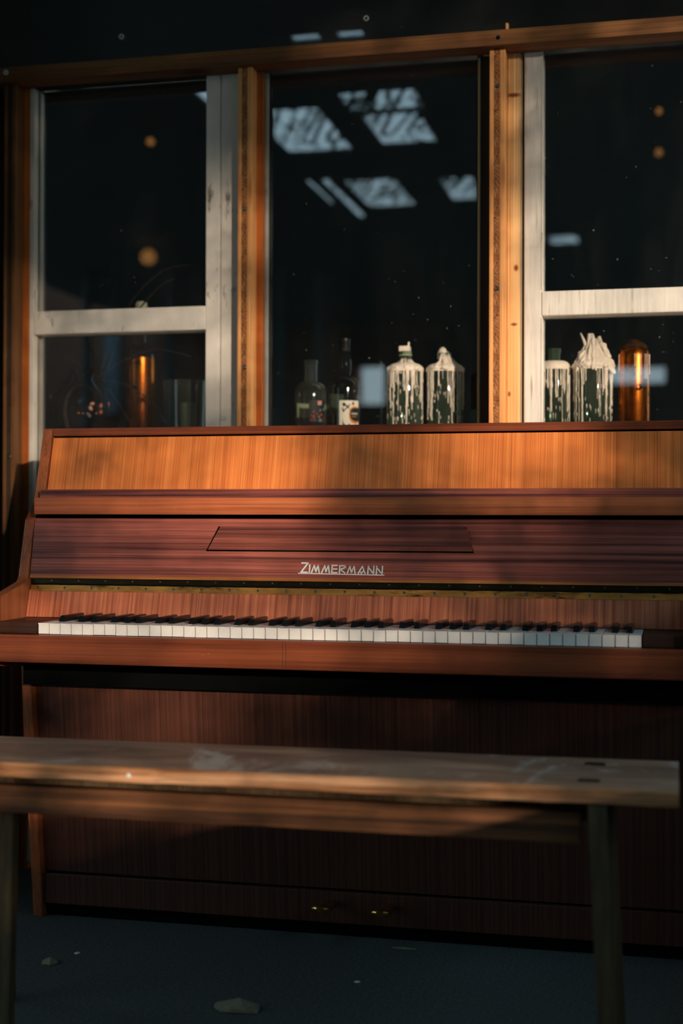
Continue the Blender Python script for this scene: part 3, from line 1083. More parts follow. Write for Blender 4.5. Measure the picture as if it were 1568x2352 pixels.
def leg_frame(x, splay, y0, y1, xb=0.0):
    for y, s in ((y0, -1), (y1, 1)):
        x = x + xb * (s > 0)
        bm = B()
        wd, th = 0.0255, 0.022
        t_, b_ = (x, y, Z(-0.206)), (x + splay, y + s * 0.03, 0.0)
        prism_dir(bm, [Vector((t_[0] - wd / 2, t_[1] - th / 2, t_[2])), Vector((t_[0] + wd / 2, t_[1] - th / 2, t_[2])),
                       Vector((t_[0] + wd / 2, t_[1] + th / 2, t_[2])), Vector((t_[0] - wd / 2, t_[1] + th / 2, t_[2]))],
                  Vector(b_) - Vector(t_))
        obj('leg', bm, 'bench_leg', be)
    bm = B()
    box(bm, x - 0.010, x + 0.010, y0 + 0.011, y1 - 0.011, Z(-0.226), Z(-0.206))
    obj('cross_bar', bm, 'bench_leg', be)


leg_frame(1.125, 0.022, -0.522, -0.30)
leg_frame(0.165, 0.005, -0.452, -0.30, -0.10)
leg_frame(-0.85, -0.02, -0.452, -0.30)
bm = B()
disc_y(bm, (0.4078, -0.5385, Z(-0.1925)), 0.0038, 0.0016, 14)
obj('nail', bm, 'cap_white', be, True)
for x, y in ((1.1107, -0.3265), (1.110, -0.4753)):
    bm = B()
    box(bm, x - 0.016, x + 0.016, y - 0.011, y + 0.011, Z(-0.1802), Z(-0.1788), 0.0006)
    obj('bolt_plate', bm, 'screw_black', be)

# ------------------------------------------------------------------ things on the sill
GL = 'bottles and jars on the window sill'


def ring_prof(R, body, shoulder, neck_r, neck, lip=0.0):
    """Bottle profile from the foot up; returns (radius, height) pairs."""
    pr = [(R * 0.86, 0), (R * 0.97, 0.004), (R, 0.010), (R, body)]
    for i in range(1, 9):
        t = i / 8
        a_ = t * math.pi / 2
        pr.append((neck_r + (R - neck_r) * math.cos(a_), body + shoulder * math.sin(a_)))
    pr.append((neck_r, body + shoulder + neck))
    if lip:
        pr[-1] = (neck_r, body + shoulder + neck - 0.010)
        pr += [(neck_r + lip, body + shoulder + neck - 0.009), (neck_r + lip, body + shoulder + neck)]
    return pr


def cyl_patch(name, mat, parent, c, R, poly, face_ang, off=0.0006, sub=3):
    """Flat print wrapped on a round body: poly of (arc, height) pairs, arc 0 at face_ang."""
    bm = B()
    vs = [bm.verts.new((s, 0, z)) for s, z in poly]
    bm.faces.new(vs)
    bmesh.ops.triangulate(bm, faces=bm.faces[:])
    for _ in range(sub):
        es = [e for e in bm.edges if abs(e.verts[0].co.x - e.verts[1].co.x) > 0.004]
        if not es:
            break
        bmesh.ops.subdivide_edges(bm, edges=es, cuts=1)
        bmesh.ops.triangulate(bm, faces=bm.faces[:])
    for v in bm.verts:
        s, z = v.co.x, v.co.z
        a_ = face_ang + s / R
        v.co = Vector((c[0] + (R + off) * math.cos(a_), c[1] + (R + off) * math.sin(a_), c[2] + z))
    return obj(name, bm, mat, parent, 'all')


FA = math.radians(-77)        # towards the camera


def rect(s0, s1, z0, z1):
    return [(s0, z0), (s1, z0), (s1, z1), (s0, z1)]


# clear bottle with the dark picture label
c = (0.3630, 0.755, ZS)
t = thing('clear_bottle', 'empty clear bottle with dark red and orange picture label, leftmost in middle window', 'bottle', c, GL)
bm = B()
lathe(bm, ring_prof(0.0405, 0.108, 0.033, 0.0165, 0.052, 0.0015), c, 40)
obj('glass_body', bm, 'glass_clear', t, True)
cyl_patch('back_label', 'label_cream', t, c, 0.0405, rect(-0.022, 0.022, 0.055, 0.090), FA + math.pi + 0.6, -0.002)
lb = cyl_patch('label', 'label_black', t, c, 0.0405, rect(-0.021, 0.021, 0.040, 0.092), FA + 0.42)
for k in range(46):
    s, z = random.uniform(-0.019, 0.018), random.uniform(0.042, 0.089)
    if (z > 0.066 and s < 0.002) or (z > 0.058 and s < -0.012):
        continue
    hw, hh = random.uniform(0.0012, 0.0032), random.uniform(0.0014, 0.0042)
    m_ = random.choice(['label_red', 'label_red', 'label_orange', 'label_orange', 'label_black'] if z < 0.066 else ['label_pink', 'label_black', 'label_black', 'label_blue'])
    cyl_patch('print', m_, lb, c, 0.0405, [(s - hw, z), (s, z - hh), (s + hw, z), (s + hw * 0.4, z + hh)], FA + 0.42, 0.0010 + 0.00002 * k, 1)
cyl_patch('print', 'label_pink', lb, c, 0.0405, rect(0.0005, 0.0115, 0.081, 0.0915), FA + 0.42, 0.0009, 1)
cyl_patch('print', 'label_blue', lb, c, 0.0405, [(0.002, 0.042), (0.006, 0.040), (0.010, 0.043), (0.009, 0.048), (0.004, 0.048)], FA + 0.42, 0.0020, 1)

# dark round-shouldered bottle with the white label
c = (0.4480, 0.755, ZS)
t = thing('rum_bottle', 'tall dark bottle with bulbous neck and torn white picture label', 'bottle', c, GL)
bm = B()
pr = [(0.036, 0), (0.0395, 0.005), (0.0405, 0.012), (0.0405, 0.120)]
for i in range(1, 9):
    a_ = i / 8 * math.pi / 2
    pr.append((0.0150 + 0.0255 * math.cos(a_), 0.120 + 0.034 * math.sin(a_)))
pr += [(0.0165, 0.160), (0.0180, 0.170), (0.0182, 0.184), (0.0165, 0.199), (0.0130, 0.208), (0.0118, 0.212)]
lathe(bm, pr, c, 40)
obj('glass_body', bm, 'glass_smoke', t, True)
bm = B()
lathe(bm, [(0.0128, 0.2121), (0.0135, 0.214), (0.0132, 0.232), (0.0145, 0.235), (0.0145, 0.243), (0.012, 0.2445)], c, 28)
obj('stopper', bm, 'black_plastic', t, True)
cyl_patch('back_label', 'label_cream', t, c, 0.0405, rect(-0.020, 0.020, 0.062, 0.112), FA + math.pi + 0.55, -0.002)
lb = cyl_patch('label', 'label_white', t, c, 0.0405, rect(-0.0205, 0.0300, 0.020, 0.0905), FA + 0.18)
sh = FA + 0.18


def pr_(poly, m_, k=0):
    cyl_patch('print', m_, lb, c, 0.0405, poly, sh, 0.0010 + 0.0003 * k, 2)


pr_([(0.004, 0.069), (0.012, 0.076), (0.0205, 0.077), (0.030, 0.0735), (0.030, 0.040), (0.022, 0.034), (0.010, 0.037), (0.0035, 0.046), (0.0025, 0.058)], 'label_amber')
pr_([(0.0075, 0.069), (0.014, 0.0725), (0.030, 0.0725), (0.030, 0.041), (0.020, 0.040), (0.009, 0.044), (0.0055, 0.052), (0.006, 0.062)], 'label_black', 1)
for poly in ([(-0.013, 0.083), (-0.009, 0.086), (-0.005, 0.082), (-0.008, 0.076), (-0.012, 0.077)],
             [(-0.009, 0.080), (0.003, 0.070), (0.0045, 0.0725), (-0.007, 0.083)],
             [(-0.013, 0.063), (-0.011, 0.062), (0.006, 0.080), (0.004, 0.082)],
             [(-0.014, 0.070), (-0.010, 0.062), (-0.008, 0.064), (-0.012, 0.074)],
             [(0.010, 0.080), (0.0165, 0.080), (0.0150, 0.088), (0.0125, 0.088)],
             [(-0.0125, 0.047), (-0.010, 0.036), (-0.002, 0.026), (-0.006, 0.0225), (-0.012, 0.029)],
             [(0.001, 0.033), (0.005, 0.034), (0.006, 0.031), (0.002, 0.030)],
             [(0.011, 0.029), (0.015, 0.030), (0.016, 0.026), (0.012, 0.025)],
             [(0.019, 0.031), (0.024, 0.032), (0.022, 0.028)]):
    pr_(poly, 'label_black')
for x in (0.0095, 0.0120, 0.0155, 0.0180, 0.0205, 0.0235):       # unreadable small print on the badge
    pr_(rect(x, x + 0.0013, 0.0565, 0.0610), 'label_white', 2)
for x in (0.0102, 0.0163, 0.0212, 0.0243):
    pr_(rect(x, x + 0.0016, 0.0592, 0.0605), 'label_white', 2)
pr_(rect(0.0100, 0.0230, 0.0515, 0.0528), 'label_amber', 2)


# stumps of bottles under candle wax
def wax_bottle(name, label, c, R, h, wax_top, spread, n_drip, neck=(0.015, 0.024), peak=None, green='glass_green', seed=1, low=0.5, rise=1.0):
    random.seed(seed)
    t = thing(name, label, 'bottle', c, GL)
    bm = B()
    prf = ring_prof(R, h, 0.014, neck[0], neck[1], 0.0015)
    lathe(bm, prf, c, 40)
    obj('glass_body', bm, green, t, True)
    bm = B()
    z0 = h - 0.006
    pr = [(R * 1.02, z0), (R * 1.05, z0 + 0.005), (R * 0.99, h + 0.006)]
    if wax_top > 0.012:
        pr += [(R * 0.84, h + 0.012), (neck[0] + 0.010, h + 0.0155), (neck[0] + 0.003, h + 0.0165)]
    else:
        pr += [(R * 0.86, h + 0.012), (R * 0.72, h + 0.0145)]
    lathe(bm, pr, c, 44, 0.035, False)
    # mounds that have run down from the neck
    for k in range(spread):
        a_ = FA + random.uniform(-1.5, 1.5)
        top = h + 0.014 + wax_top * random.uniform(0.35, 1.0)
        r0 = neck[0] * random.uniform(0.4, 1.1)
        pts = []
        for i in range(6):
            q = i / 5
            rr = r0 + (R * 1.03 - r0) * q ** 0.8
            zz_ = top + (h - 0.002 - top) * q ** random.uniform(0.45, 1.15) if rise == 1.0 else top + (h - 0.002 - top) * q ** rise
            a2 = a_ + random.uniform(-0.05, 0.05)
            rr += random.uniform(-.0022, .0022)
            pts.append((c[0] + rr * math.cos(a2), c[1] + rr * math.sin(a2), c[2] + zz_))
        tube(bm, pts, [random.uniform(0.0035, 0.0065) * (0.7 + 0.6 * i / 5) for i in range(6)], 7)
    obj('wax', bm, 'wax', t, 'all')
    bm = B()
    for k in range(n_drip):
        a_ = FA + random.uniform(-1.45, 1.45)
        ln = (h - 0.01) * (random.uniform(0.15, 1.0) if random.random() < low else random.uniform(0.05, 0.35))
        rad = random.uniform(0.0006, 0.0017)
        z_ = h - 0.003
        pts, rr_ = [], []
        m_ = max(3, int(ln / 0.008))
        for i in range(m_ + 1):
            q = i / m_
            pts.append((c[0] + (R + 0.0006) * math.cos(a_), c[1] + (R + 0.0006) * math.sin(a_), c[2] + z_ - ln * q))
            a_ += random.uniform(-0.012, 0.012)
            rr_.append(rad * random.uniform(0.55, 1.25) * (1.5 if i == m_ else 1))
        tube(bm, pts, rr_, 6)
    for k in range(int(n_drip * 1.2)):                        # spatter lower down
        a_ = FA + random.uniform(-1.4, 1.4)
        z_ = random.uniform(0.02, h * 0.8)
        pts = [(c[0] + (R + 0.0004) * math.cos(a_), c[1] + (R + 0.0004) * math.sin(a_), c[2] + z_ + d) for d in (0.004, 0.0, -random.uniform(0.003, 0.012))]
        tube(bm, pts, [0.0004, random.uniform(0.0007, 0.0016), 0.0004], 6)
    o = obj('wax_drips', bm, 'wax', t, 'all')
    o['kind'] = 'stuff'
    return t


c = (0.5975, 0.755, ZS)
t = wax_bottle('wax_bottle', 'green bottle under thick cream wax with square candle stub, third in middle window', c, 0.0430, 0.165, 0.013, 9, 44, (0.0150, 0.030), seed=3, rise=0.55)
bm = B()
box(bm, c[0] - 0.014, c[0] + 0.012, c[1] - 0.013, c[1] + 0.013, ZS + 0.208, ZS + 0.222, 0.003)
tube(bm, [(c[0] + 0.009, c[1] - 0.008, ZS + 0.219), (c[0] + 0.010, c[1] - 0.008, ZS + 0.231)], [0.0032, 0.002], 8)
lathe(bm, [(0.0165, 0.199), (0.0150, 0.209)], c, 20)
obj('candle_stub', bm, 'wax', t, True)
c = (0.6935, 0.760, ZS)
t = wax_bottle('wax_bottle', 'green wax-dripped bottle half in shadow, fourth in middle window', c, 0.0440, 0.163, 0.028, 10, 32, (0.0150, 0.026), seed=11, rise=0.6)
bm = B()
lathe(bm, [(0.012, 0.190), (0.012, 0.205), (0.008, 0.214), (0.003, 0.218)], (c[0] - 0.006, c[1], c[2]), 18, 0.12)
obj('candle_stub', bm, 'wax', t, True)
c = (0.788, 0.815, ZS)
t = thing('dark_bottle', 'dark bottle in shade behind the right edge of middle window', 'bottle', c, GL)
bm = B()
lathe(bm, ring_prof(0.040, 0.145, 0.020, 0.014, 0.02, 0.0015), c, 36)
obj('glass_body', bm, 'glass_smoke', t, True)
bm = B()
lathe(bm, [(0.0415, 0.030), (0.0415, 0.070)], c, 36, cap=False)
obj('label', bm, 'label_blue', t, True)
c = (0.532, 0.780, ZS)
t = thing('glass_tube', 'slim clear glass tube standing between dark bottle and wax bottles', 'tube', c, GL)
bm = B()
lathe(bm, [(0.0035, 0), (0.0035, 0.165), (0.0030, 0.19)], c, 12)
obj('glass_body', bm, 'glass_clear', t, True)

c = (0.9560, 0.735, ZS)
wax_bottle('wax_bottle', 'green bottle with flat collar of cream wax, leftmost in right window', c, 0.0365, 0.160, 0.004, 0, 32, (0.0145, 0.030), seed=21, low=0.6)
c = (1.0445, 0.735, ZS)
t = wax_bottle('wax_bottle', 'green bottle under a tall jagged heap of cream wax in right window', c, 0.0450, 0.158, 0.064, 46, 34, (0.0150, 0.030), seed=35, low=0.6)
bm = B()
lathe(bm, [(0.032, 0.162), (0.024, 0.176), (0.017, 0.192), (0.010, 0.206)], c, 24, 0.30)
random.seed(77)
for k in range(26):                           # ragged crest and hanging tongues
    a_ = FA + random.uniform(-1.5, 1.5)
    q = random.random()
    r0, z0 = 0.010 + 0.030 * q, 0.222 - 0.060 * q ** 0.8
    ln = random.uniform(0.012, 0.034)
    pts = [(c[0] + (r0 + 0.006 * i + random.uniform(-.002, .002)) * math.cos(a_) + (0.008 if q < 0.5 else 0), c[1] + (r0 + 0.006 * i) * math.sin(a_), ZS + z0 - ln * i / 3 + random.uniform(-.003, .003)) for i in range(4)]
    tube(bm, pts, [random.uniform(0.003, 0.006), random.uniform(0.004, 0.007), random.uniform(0.003, 0.006), 0.0022], 7)
tube(bm, [(c[0] - 0.010, c[1] - 0.012, ZS + 0.195), (c[0] - 0.020, c[1] - 0.012, ZS + 0.222), (c[0] - 0.027, c[1] - 0.012, ZS + 0.238)], [0.005, 0.0032, 0.0018], 8)
obj('wax_heap', bm, 'wax', t, 'all')
# amber metal cylinder with domed top
c = (1.1375, 0.745, ZS)
t = thing('domed_cylinder', 'amber metal cylinder with domed wax-spotted top, rightmost in right window', 'cylinder', c, GL)
bm = B()
pr = [(0.036, 0), (0.0378, 0.004), (0.0378, 0.180)]
for i in range(1, 11):
    a_ = i / 10 * math.pi / 2
    pr.append((max(0.0005, 0.0378 * math.cos(a_)), 0.180 + 0.043 * math.sin(a_)))
lathe(bm, pr, c, 48)
obj('metal_body', bm, 'amber_metal', t, 'all')
bm = B()
pr = []
for i in range(3, 11):
    a_ = i / 10 * math.pi / 2
    pr.append((max(0.0006, 0.0381 * math.cos(a_)), 0.1802 + 0.0434 * math.sin(a_)))
lathe(bm, pr, c, 40, 0.012, False)
cp = obj('dome_crust', bm, 'crust', t, 'all')
cp['label'] = 'brown grimy crust on the dome'
bm = B()
random.seed(5)
for k in range(9):
    a_ = FA + random.uniform(-1.3, 1.2)
    ln = random.uniform(0.02, 0.06)
    tube(bm, [(c[0] + 0.0382 * math.cos(a_), c[1] + 0.0382 * math.sin(a_), ZS + 0.186 - ln * q) for q in (0, 0.3, 0.6, 1)], [0.0009, 0.0007, 0.0006, 0.0009], 6)
o = obj('wax_drips', bm, 'wax', t, 'all')
o['kind'] = 'stuff'

# left window: black vase, brass bottle, tumbler, twigs
c = (-0.235, 0.775, ZS)
t = thing('black_vase', 'round glossy black vase with orange painted flowers, left on the sill', 'vase', c)
bm = B()
lathe(bm, [(0.045, 0), (0.062, 0.006), (0.080, 0.035), (0.087, 0.070), (0.084, 0.105), (0.070, 0.138), (0.052, 0.158), (0.046, 0.170), (0.052, 0.184), (0.049, 0.184), (0.042, 0.170)], c, 48, cap=False)
obj('vase_body', bm, 'vase_black', t, True)
for s, z, rot, ln in [(0.030, 0.092, 0.2, 0.013), (0.026, 0.080, -0.9, 0.013), (0.052, 0.088, 1.5, 0.014), (0.052, 0.072, 1.5, 0.012), (0.040, 0.068, 0.5, 0.006),
                      (-0.004, 0.068, 0.1, 0.007), (0.007, 0.067, 0.0, 0.006), (0.018, 0.067, 0.2, 0.006)]:
    d = Vector((math.cos(rot), math.sin(rot)))
    n_ = Vector((-d.y, d.x)) * ln * 0.32
    p0 = Vector((s, z))
    poly = [tuple(p0 - d * ln / 2), tuple(p0 - n_), tuple(p0 + d * ln / 2), tuple(p0 + n_)]
    cyl_patch('petal', 'petal', t, c, 0.0872, poly, FA, 0.0006, 2)
bm = B()
random.seed(9)
BR = [[(-0.20, 0.76, 0.56), (-0.16, 0.75, 0.66), (-0.10, 0.745, 0.76), (-0.02, 0.74, 0.828), (0.06, 0.74, 0.842), (0.105, 0.74, 0.832)],
      [(-0.19, 0.77, 0.56), (-0.14, 0.755, 0.66), (-0.09, 0.75, 0.73), (-0.03, 0.745, 0.79), (0.01, 0.745, 0.81)],
      [(-0.22, 0.76, 0.56), (-0.25, 0.76, 0.60), (-0.29, 0.76, 0.625)],
      [(-0.21, 0.76, 0.56), (-0.22, 0.76, 0.62), (-0.225, 0.76, 0.66), (-0.24, 0.76, 0.69)],
      [(-0.20, 0.76, 0.56), (-0.18, 0.76, 0.61), (-0.165, 0.76, 0.66), (-0.15, 0.76, 0.70)],
      [(-0.20, 0.75, 0.56), (-0.15, 0.745, 0.555), (-0.09, 0.735, 0.535), (-0.03, 0.73, 0.485), (0.01, 0.73, 0.42)],
      [(-0.20, 0.75, 0.56), (-0.14, 0.745, 0.60), (-0.05, 0.74, 0.632), (0.03, 0.735, 0.622), (0.07, 0.735, 0.605)],
      [(-0.19, 0.76, 0.56), (-0.16, 0.75, 0.53), (-0.125, 0.73, 0.49), (-0.10, 0.73, 0.45)]]
for pts in BR:
    sp_ = spline([(x, y, Z(z)) for x, y, z in pts], 6)
    n_ = len(sp_)
    tube(bm, sp_, [0.0026 * (1 - 0.6 * i / n_) + (0.0012 if i % 6 == 3 else 0) for i in range(n_)], 6)
br = obj('twigs', bm, 'twig')
tag(br, 'bare dark twigs arching out of the black vase behind the left pane', 'twigs')

c = (-0.0935, 0.790, ZS)
t = thing('brass_bottle', 'gold metal bottle with dark neck and pale cap behind left pane', 'bottle', c, GL)
bm = B()
lathe(bm, [(0.036, 0), (0.039, 0.005), (0.039, 0.212)], c, 44)
obj('metal_body', bm, 'amber_metal', t, True)
bm = B()
pr = [(0.0392, 0.2121)]
for i in range(1, 9):
    a_ = i / 8 * math.pi / 2
    pr.append((0.0135 + 0.0257 * math.cos(a_), 0.2121 + 0.040 * math.sin(a_)))
pr += [(0.0135, 0.325), (0.0150, 0.327), (0.0150, 0.335)]
lathe(bm, pr, c, 36)
obj('neck', bm, 'vase_black', t, True)
bm = B()
lathe(bm, [(0.0150, 0.3352), (0.0155, 0.338), (0.0150, 0.352), (0.0120, 0.357)], c, 24)
obj('cap', bm, 'label_cream', t, True)
c = (0.0335, 0.775, ZS)
t = thing('glass_tumbler', 'wide clear glass with a pale candle inside, behind left pane', 'glass', c, GL)
bm = B()
lathe(bm, [(0.050, 0), (0.054, 0.004), (0.0585, 0.150), (0.0565, 0.150), (0.052, 0.008), (0.0005, 0.008)], c, 44, cap=False)
obj('glass_body', bm, 'glass_clear', t, True)
bm = B()
lathe(bm, [(0.021, 0.009), (0.021, 0.095), (0.004, 0.098)], (c[0] + 0.006, c[1], c[2]), 24)
obj('candle', bm, 'label_cream', t, True)

# ------------------------------------------------------------------ litter on the ground
random.seed(3)


def scrap(name, label, cat, c, rx, ry, h, mat):
    bm = B()
    cen = bm.verts.new((c[0], c[1], h))
    rim = []
    n = 11
    for i in range(n):
        a_ = 2 * math.pi * i / n
        k = random.uniform(0.7, 1.1)
        rim.append(bm.verts.new((c[0] + rx * k * math.cos(a_), c[1] + ry * k * math.sin(a_), random.uniform(0.001, h * 0.5))))
    low = [bm.verts.new((v.co.x, v.co.y, v.co.z * 0.3)) for v in rim]
    for i in range(n):
        bm.faces.new((cen, rim[i], rim[(i + 1) % n]))
        bm.faces.new((rim[i], low[i], low[(i + 1) % n], rim[(i + 1) % n]))
    bm.faces.new(low[::-1])
    tag(obj(name, bm, mat), label, cat)


scrap('dry_leaf', 'pale dry crumpled leaf lying on the dark ground at the bottom', 'leaf', (0.489, -0.217), 0.045, 0.030, 0.020, 'leaf_dry')
scrap('crumpled_wrapper', 'small crumpled grey wrapper on the ground at lower left', 'litter', (0.054, -0.055), 0.017, 0.018, 0.012, 'leaf_dry')
scrap('paper_scrap', 'tiny white paper scrap on the ground left of the dry leaf', 'litter', (0.080, 0.0145), 0.006, 0.007, 0.003, 'paper_scrap')
scrap('paper_scrap', 'tiny white paper scrap on the ground right of the dry leaf', 'litter', (0.6576, -0.0246), 0.006, 0.007, 0.003, 'paper_scrap')
scrap('twig_scrap', 'thin dry stalk on the ground below the right pedal', 'litter', (0.705, 0.20), 0.030, 0.006, 0.004, 'leaf_dry')

# ------------------------------------------------------------------ tree and hedge added out of view to shape the sunlight
UU = Vector((0.8193, 0.5735, 0.0))
VV = Vector((-0.0927, 0.1325, 0.9868))
DT = 7.0
SUN_MAP = [  # share of sunlight wanted at each spot, sets the leaf density
    (0.28, 0.2, 0.0207), (0.45, 0.18, 0.0114), (0.14, 0.2, 0.0117), (0.35, 0.15, 0.0134), (0.55, 0.15, 0.0167), (0.2, 0.15,
    0.013), (0.053, 0.206, 0.0197), (0.02, 0.152, 0.0197), (0.135, 0.202, 0.0239), (0.037, 0.086, 0.0278), (0.216, 0.189,
    0.0333), (0.215, 2.141, 1), (0.579, 2.086, 0.0112), (0.923, 2.034, 0.0092), (1.167, 1.993, 0.01), (1.325, 1.964,
    0.0108), (1.068, 1.876, 0.492), (1.069, 1.778, 0.434), (1.069, 1.631, 0.312), (1.069, 1.484, 0.601), (1.069, 1.386,
    0.663), (1.07, 1.239, 0.996), (1.07, 1.092, 0.92), (1.107, 1.859, 0.0181), (1.107, 1.77, 0.143), (1.108, 1.624, 0.151),
    (1.108, 1.526, 0.42), (1.108, 1.428, 0.538), (1.108, 1.331, 0.796), (1.108, 1.184, 0.964), (1.109, 1.087, 0.971),
    (1.168, 1.331, 0.886), (1.248, 1.319, 0.768), (1.357, 1.303, 0.911), (1.355, 1.126, 0.885), (1.258, 1.189, 0.878),
    (1.193, 1.168, 0.947), (0.805, 1.215, 1), (0.911, 1.222, 1), (0.981, 1.212, 1), (0.716, 1.228, 0.733), (0.482, 1.941,
    0.008), (0.482, 1.838, 0.00973), (0.483, 1.735, 0.127), (0.483, 1.632, 0.371), (0.483, 1.529, 0.392), (0.483, 1.426,
    0.517), (0.484, 1.323, 0.872), (0.484, 1.251, 0.866), (0.484, 1.199, 0.363), (0.484, 1.148, 0.0461), (0.511, 1.186,
    0.149), (0.511, 1.268, 0.473), (0.43, 1.403, 0.432), (0.284, 1.42, 0.324), (0.124, 1.438, 0.167), (0.564, 1.914, 0.017),
    (0.565, 1.813, 0.0105), (0.565, 1.711, 0.115), (0.565, 1.609, 0.363), (0.566, 1.457, 0.0993), (0.566, 1.304, 0.44),
    (0.567, 1.203, 0.331), (0.567, 1.132, 0.603), (0.08, 2.019, 1), (0.081, 1.913, 0.008), (0.081, 1.753, 0.0184), (0.082,
    1.646, 0.0229), (0.082, 1.54, 0.0794), (0.083, 1.434, 0.377), (0.083, 1.274, 0.369), (0.084, 1.115, 0.565), (0.343,
    1.299, 0.607), (0.247, 1.291, 0.386), (0.072, 1.016, 0.596), (0.139, 1.007, 0.161), (0.221, 0.988, 0.44), (0.302, 0.969,
    0.62), (0.342, 0.965, 0.668), (0.421, 0.946, 0.992), (0.46, 0.941, 0.77), (0.499, 0.937, 1), (0.522, 0.934, 1), (0.553,
    0.93, 1), (0.584, 0.931, 0.152), (0.614, 0.932, 0.0347), (0.689, 0.932, 0.0857), (0.734, 0.926, 0.248), (0.763, 0.932,
    0.55), (0.822, 0.925, 0.688), (0.873, 0.918, 0.71), (0.944, 0.91, 0.54), (1.05, 0.897, 0.527), (1.119, 0.888, 0.124),
    (1.16, 0.883, 0.0256), (0.223, 1.037, 0.539), (0.345, 1.022, 0.574), (0.424, 1.012, 0.664), (0.479, 1.005, 0.823),
    (0.526, 0.999, 0.648), (0.587, 0.991, 0.135), (0.693, 0.978, 0.096), (0.768, 0.969, 0.447), (0.877, 0.955, 1), (0.985,
    0.942, 0.827), (1.124, 0.924, 0.17), (0.23, 1.072, 0.41), (0.629, 1.025, 0.125), (0.928, 0.992, 1), (1.176, 0.964,
    0.0465), (0.039, 0.907, 0.417), (0.199, 0.889, 0.705), (0.355, 0.871, 0.91), (0.431, 0.863, 1), (0.468, 0.858, 1),
    (0.521, 0.853, 0.851), (0.58, 0.846, 0.068), (0.689, 0.834, 0.0372), (0.795, 0.822, 0.201), (0.9, 0.81, 0.365), (1.002,
    0.798, 0.115), (1.102, 0.787, 0.008), (0.041, 0.818, 0.08), (0.202, 0.801, 0.377), (0.319, 0.789, 0.717), (0.434, 0.777,
    1), (0.51, 0.769, 0.714), (0.584, 0.761, 0.234), (0.729, 0.746, 0.135), (0.87, 0.731, 0.109), (1.007, 0.717, 0.00824),
    (1.108, 0.706, 0.008), (0.038, 0.698, 0.516), (0.198, 0.683, 0.645), (0.354, 0.668, 0.277), (0.505, 0.654, 0.197),
    (0.651, 0.641, 0.259), (0.793, 0.627, 0.252), (0.932, 0.614, 0.183), (1.033, 0.605, 0.008), (0.009, 0.633, 1), (0.16,
    0.616, 0.725), (0.307, 0.599, 0.884), (0.449, 0.582, 0.891), (0.588, 0.566, 0.562), (0.722, 0.55, 1), (0.852, 0.535,
    0.00943), (0.942, 0.527, 0.712), (0.043, 0.586, 0.546), (0.154, 0.572, 0.471), (0.264, 0.559, 0.796), (0.37, 0.546,
    0.844), (0.44, 0.536, 0.545), (0.509, 0.526, 0.65), (0.577, 0.516, 0.144), (0.644, 0.511, 0.2), (0.71, 0.506, 0.0642),
    (0.775, 0.496, 0.00833), (0.84, 0.491, 0.008), (0.965, 0.477, 0.008), (0.013, 0.466, 0.008), (0.087, 0.461, 0.2),
    (0.208, 0.452, 0.653), (0.326, 0.444, 0.861), (0.404, 0.438, 0.303), (0.48, 0.428, 0.0661), (0.592, 0.416, 0.0139),
    (0.88, 0.387, 0.008), (-0.121, 0.364, 0.761), (0.03, 0.348, 1), (0.147, 0.334, 0.656), (0.26, 0.321, 0.325), (0.371,
    0.308, 0.721), (0.424, 0.302, 0.0253), (0.478, 0.296, 0.942), (0.53, 0.291, 0.55), (0.582, 0.287, 0.008), (0.683, 0.278,
    0.008), (-0.115, 0.301, 0.0353), (0.038, 0.286, 1), (0.156, 0.273, 1), (0.271, 0.257, 0.932), (0.383, 0.245, 1), (0.438,
    0.239, 0.691), (0.481, 0.236, 1), (0.518, 0.232, 1), (0.571, 0.23, 0.676), (0.649, 0.204, 0.266), (0.057, 0.093, 1),
    (0.222, 0.087, 1), (0.381, 0.072, 1), (0.498, 0.067, 1), (0.612, 0.063, 1), (0.761, 0.058, 0.0455), (0.138, -0.039, 1),
    (0.613, -0.049, 0.125), (0.131, 0.176, 1), (0.11, 2.016, 1), (0.472, 1.97, 0.008), (0.716, 1.946, 0.235), (0.895, 1.924,
    0.3), (1.017, 1.911, 0.397), (1.213, 1.888, 0.738), (1.335, 1.875, 0.718), (0.369, 0.156, 1), (0.597, 0.137, 1),
]
G = np.array(SUN_MAP)
tr = thing('sun_mask_tree', 'leafy tree added beyond the terrace, leaf gaps shaped to dapple the sun', 'tree', tuple(np.array(UU * 0.7 - SUN * DT) * np.array([1, 1, 0])))
base = Vector(tr.location)
bm = B()
tube(bm, spline([base + Vector((1.45, 0.75, 0)), base + Vector((1.4, 0.75, 0.9)), base + Vector((1.3, 0.7, 1.8)), base + Vector((1.1, 0.6, 2.8))], 5), [0.06] * 5 + [0.05] * 5 + [0.03] * 6, 10)
obj('trunk', bm, 'bark', tr, True)


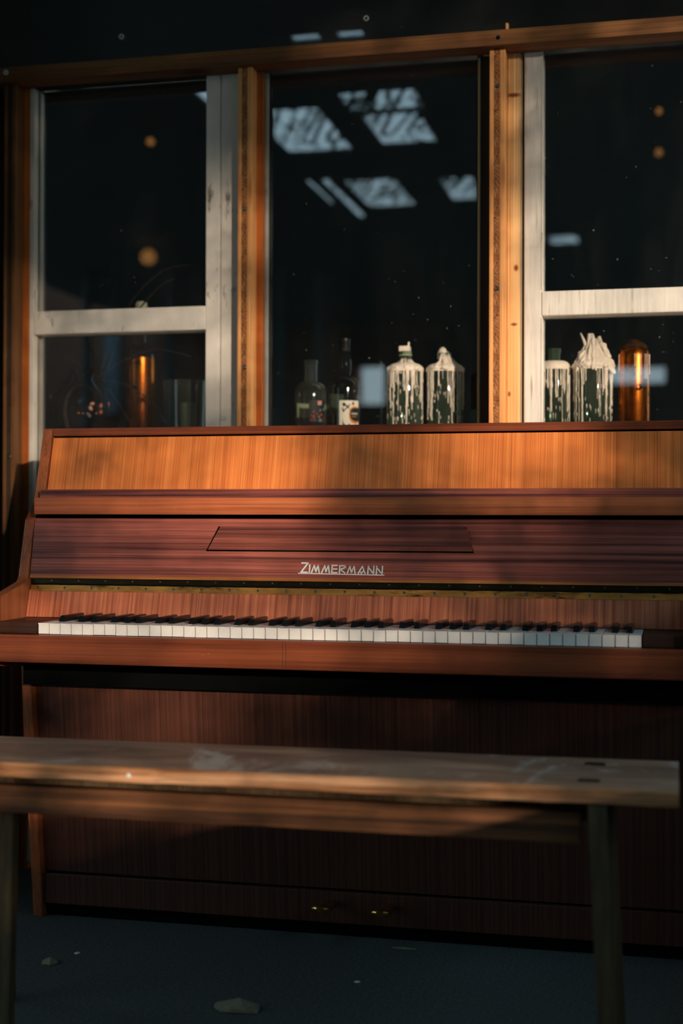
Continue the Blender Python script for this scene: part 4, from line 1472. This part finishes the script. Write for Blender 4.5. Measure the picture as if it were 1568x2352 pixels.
def openness(uu, vv):
    d2 = (G[:, 0] - uu) ** 2 + (G[:, 1] - vv) ** 2
    d = math.sqrt(d2.min())
    wgt = np.exp(-d2 / (2 * (0.028 + 0.42 * d) ** 2))
    t_ = math.exp(float((wgt * np.log(np.maximum(G[:, 2], 0.012))).sum() / wgt.sum()))
    if d > 0.35:
        k = min(1.0, (d - 0.35) / 0.4)
        t_ = t_ * (1 - k) + 0.12 * k
    return t_


verts, faces = [], []
rng = np.random.default_rng(11)
LA, LB = 0.022, 0.0135                         # leaf length and width
EFF = LA * LB * 0.5 * 0.5
cell = 0.04
for iu in np.arange(-0.6, 2.2, cell):
    for iv in np.arange(-0.4, 2.6, cell):
        cu, cv = iu + cell / 2, iv + cell / 2
        T_ = min(0.985, openness(cu, cv))
        lam = -math.log(T_) / EFF * cell * cell
        for _ in range(int(lam + rng.random())):
            p_ = UU * (iu + rng.random() * cell) + VV * (iv + rng.random() * cell) - SUN * (DT + rng.uniform(-0.3, 0.3))
            a_ = Vector(rng.normal(size=3)).normalized()
            b_ = a_.cross(Vector(rng.normal(size=3))).normalized()
            k = len(verts)
            verts += [tuple(p_ - a_ * LA / 2), tuple(p_ - b_ * LB / 2), tuple(p_ + a_ * LA / 2), tuple(p_ + b_ * LB / 2)]
            faces.append((k, k + 1, k + 2, k + 3))
me = bpy.data.meshes.new('leaf_mask')
me.from_pydata([tuple(Vector(v) - base) for v in verts], [], faces)
me.materials.append(MAT['leaf_green'])
fo = bpy.data.objects.new('leaf_mask', me)
fo.parent = tr
fo['kind'] = 'stuff'
COL.objects.link(fo)
bm = B()
hc = UU * 0.5 - SUN * (DT + 1.1)
hd = Vector((UU.x, UU.y, 0))
hn = Vector((-UU.y, UU.x, 0))
poly = [Vector((hc.x, hc.y, 0)) + hd * a_ + hn * b_ for a_, b_ in ((-1.0, -0.3), (4, -0.3), (4, 0.3), (-1.0, 0.3))]
prism_dir(bm, poly, (0, 0, 1.12))
bmesh.ops.subdivide_edges(bm, edges=bm.edges[:], cuts=6, use_grid_fill=True)
for v in bm.verts:
    if v.co.z > 0.05:
        v.co += Vector((random.uniform(-.06, .06), random.uniform(-.06, .06), random.uniform(-.05, .03)))
tag(obj('screen', bm, 'leaf_green'), 'clipped dark hedge added beyond the terrace to cut the low sun', 'screen')  # added low block that keeps the sun off the lower parts
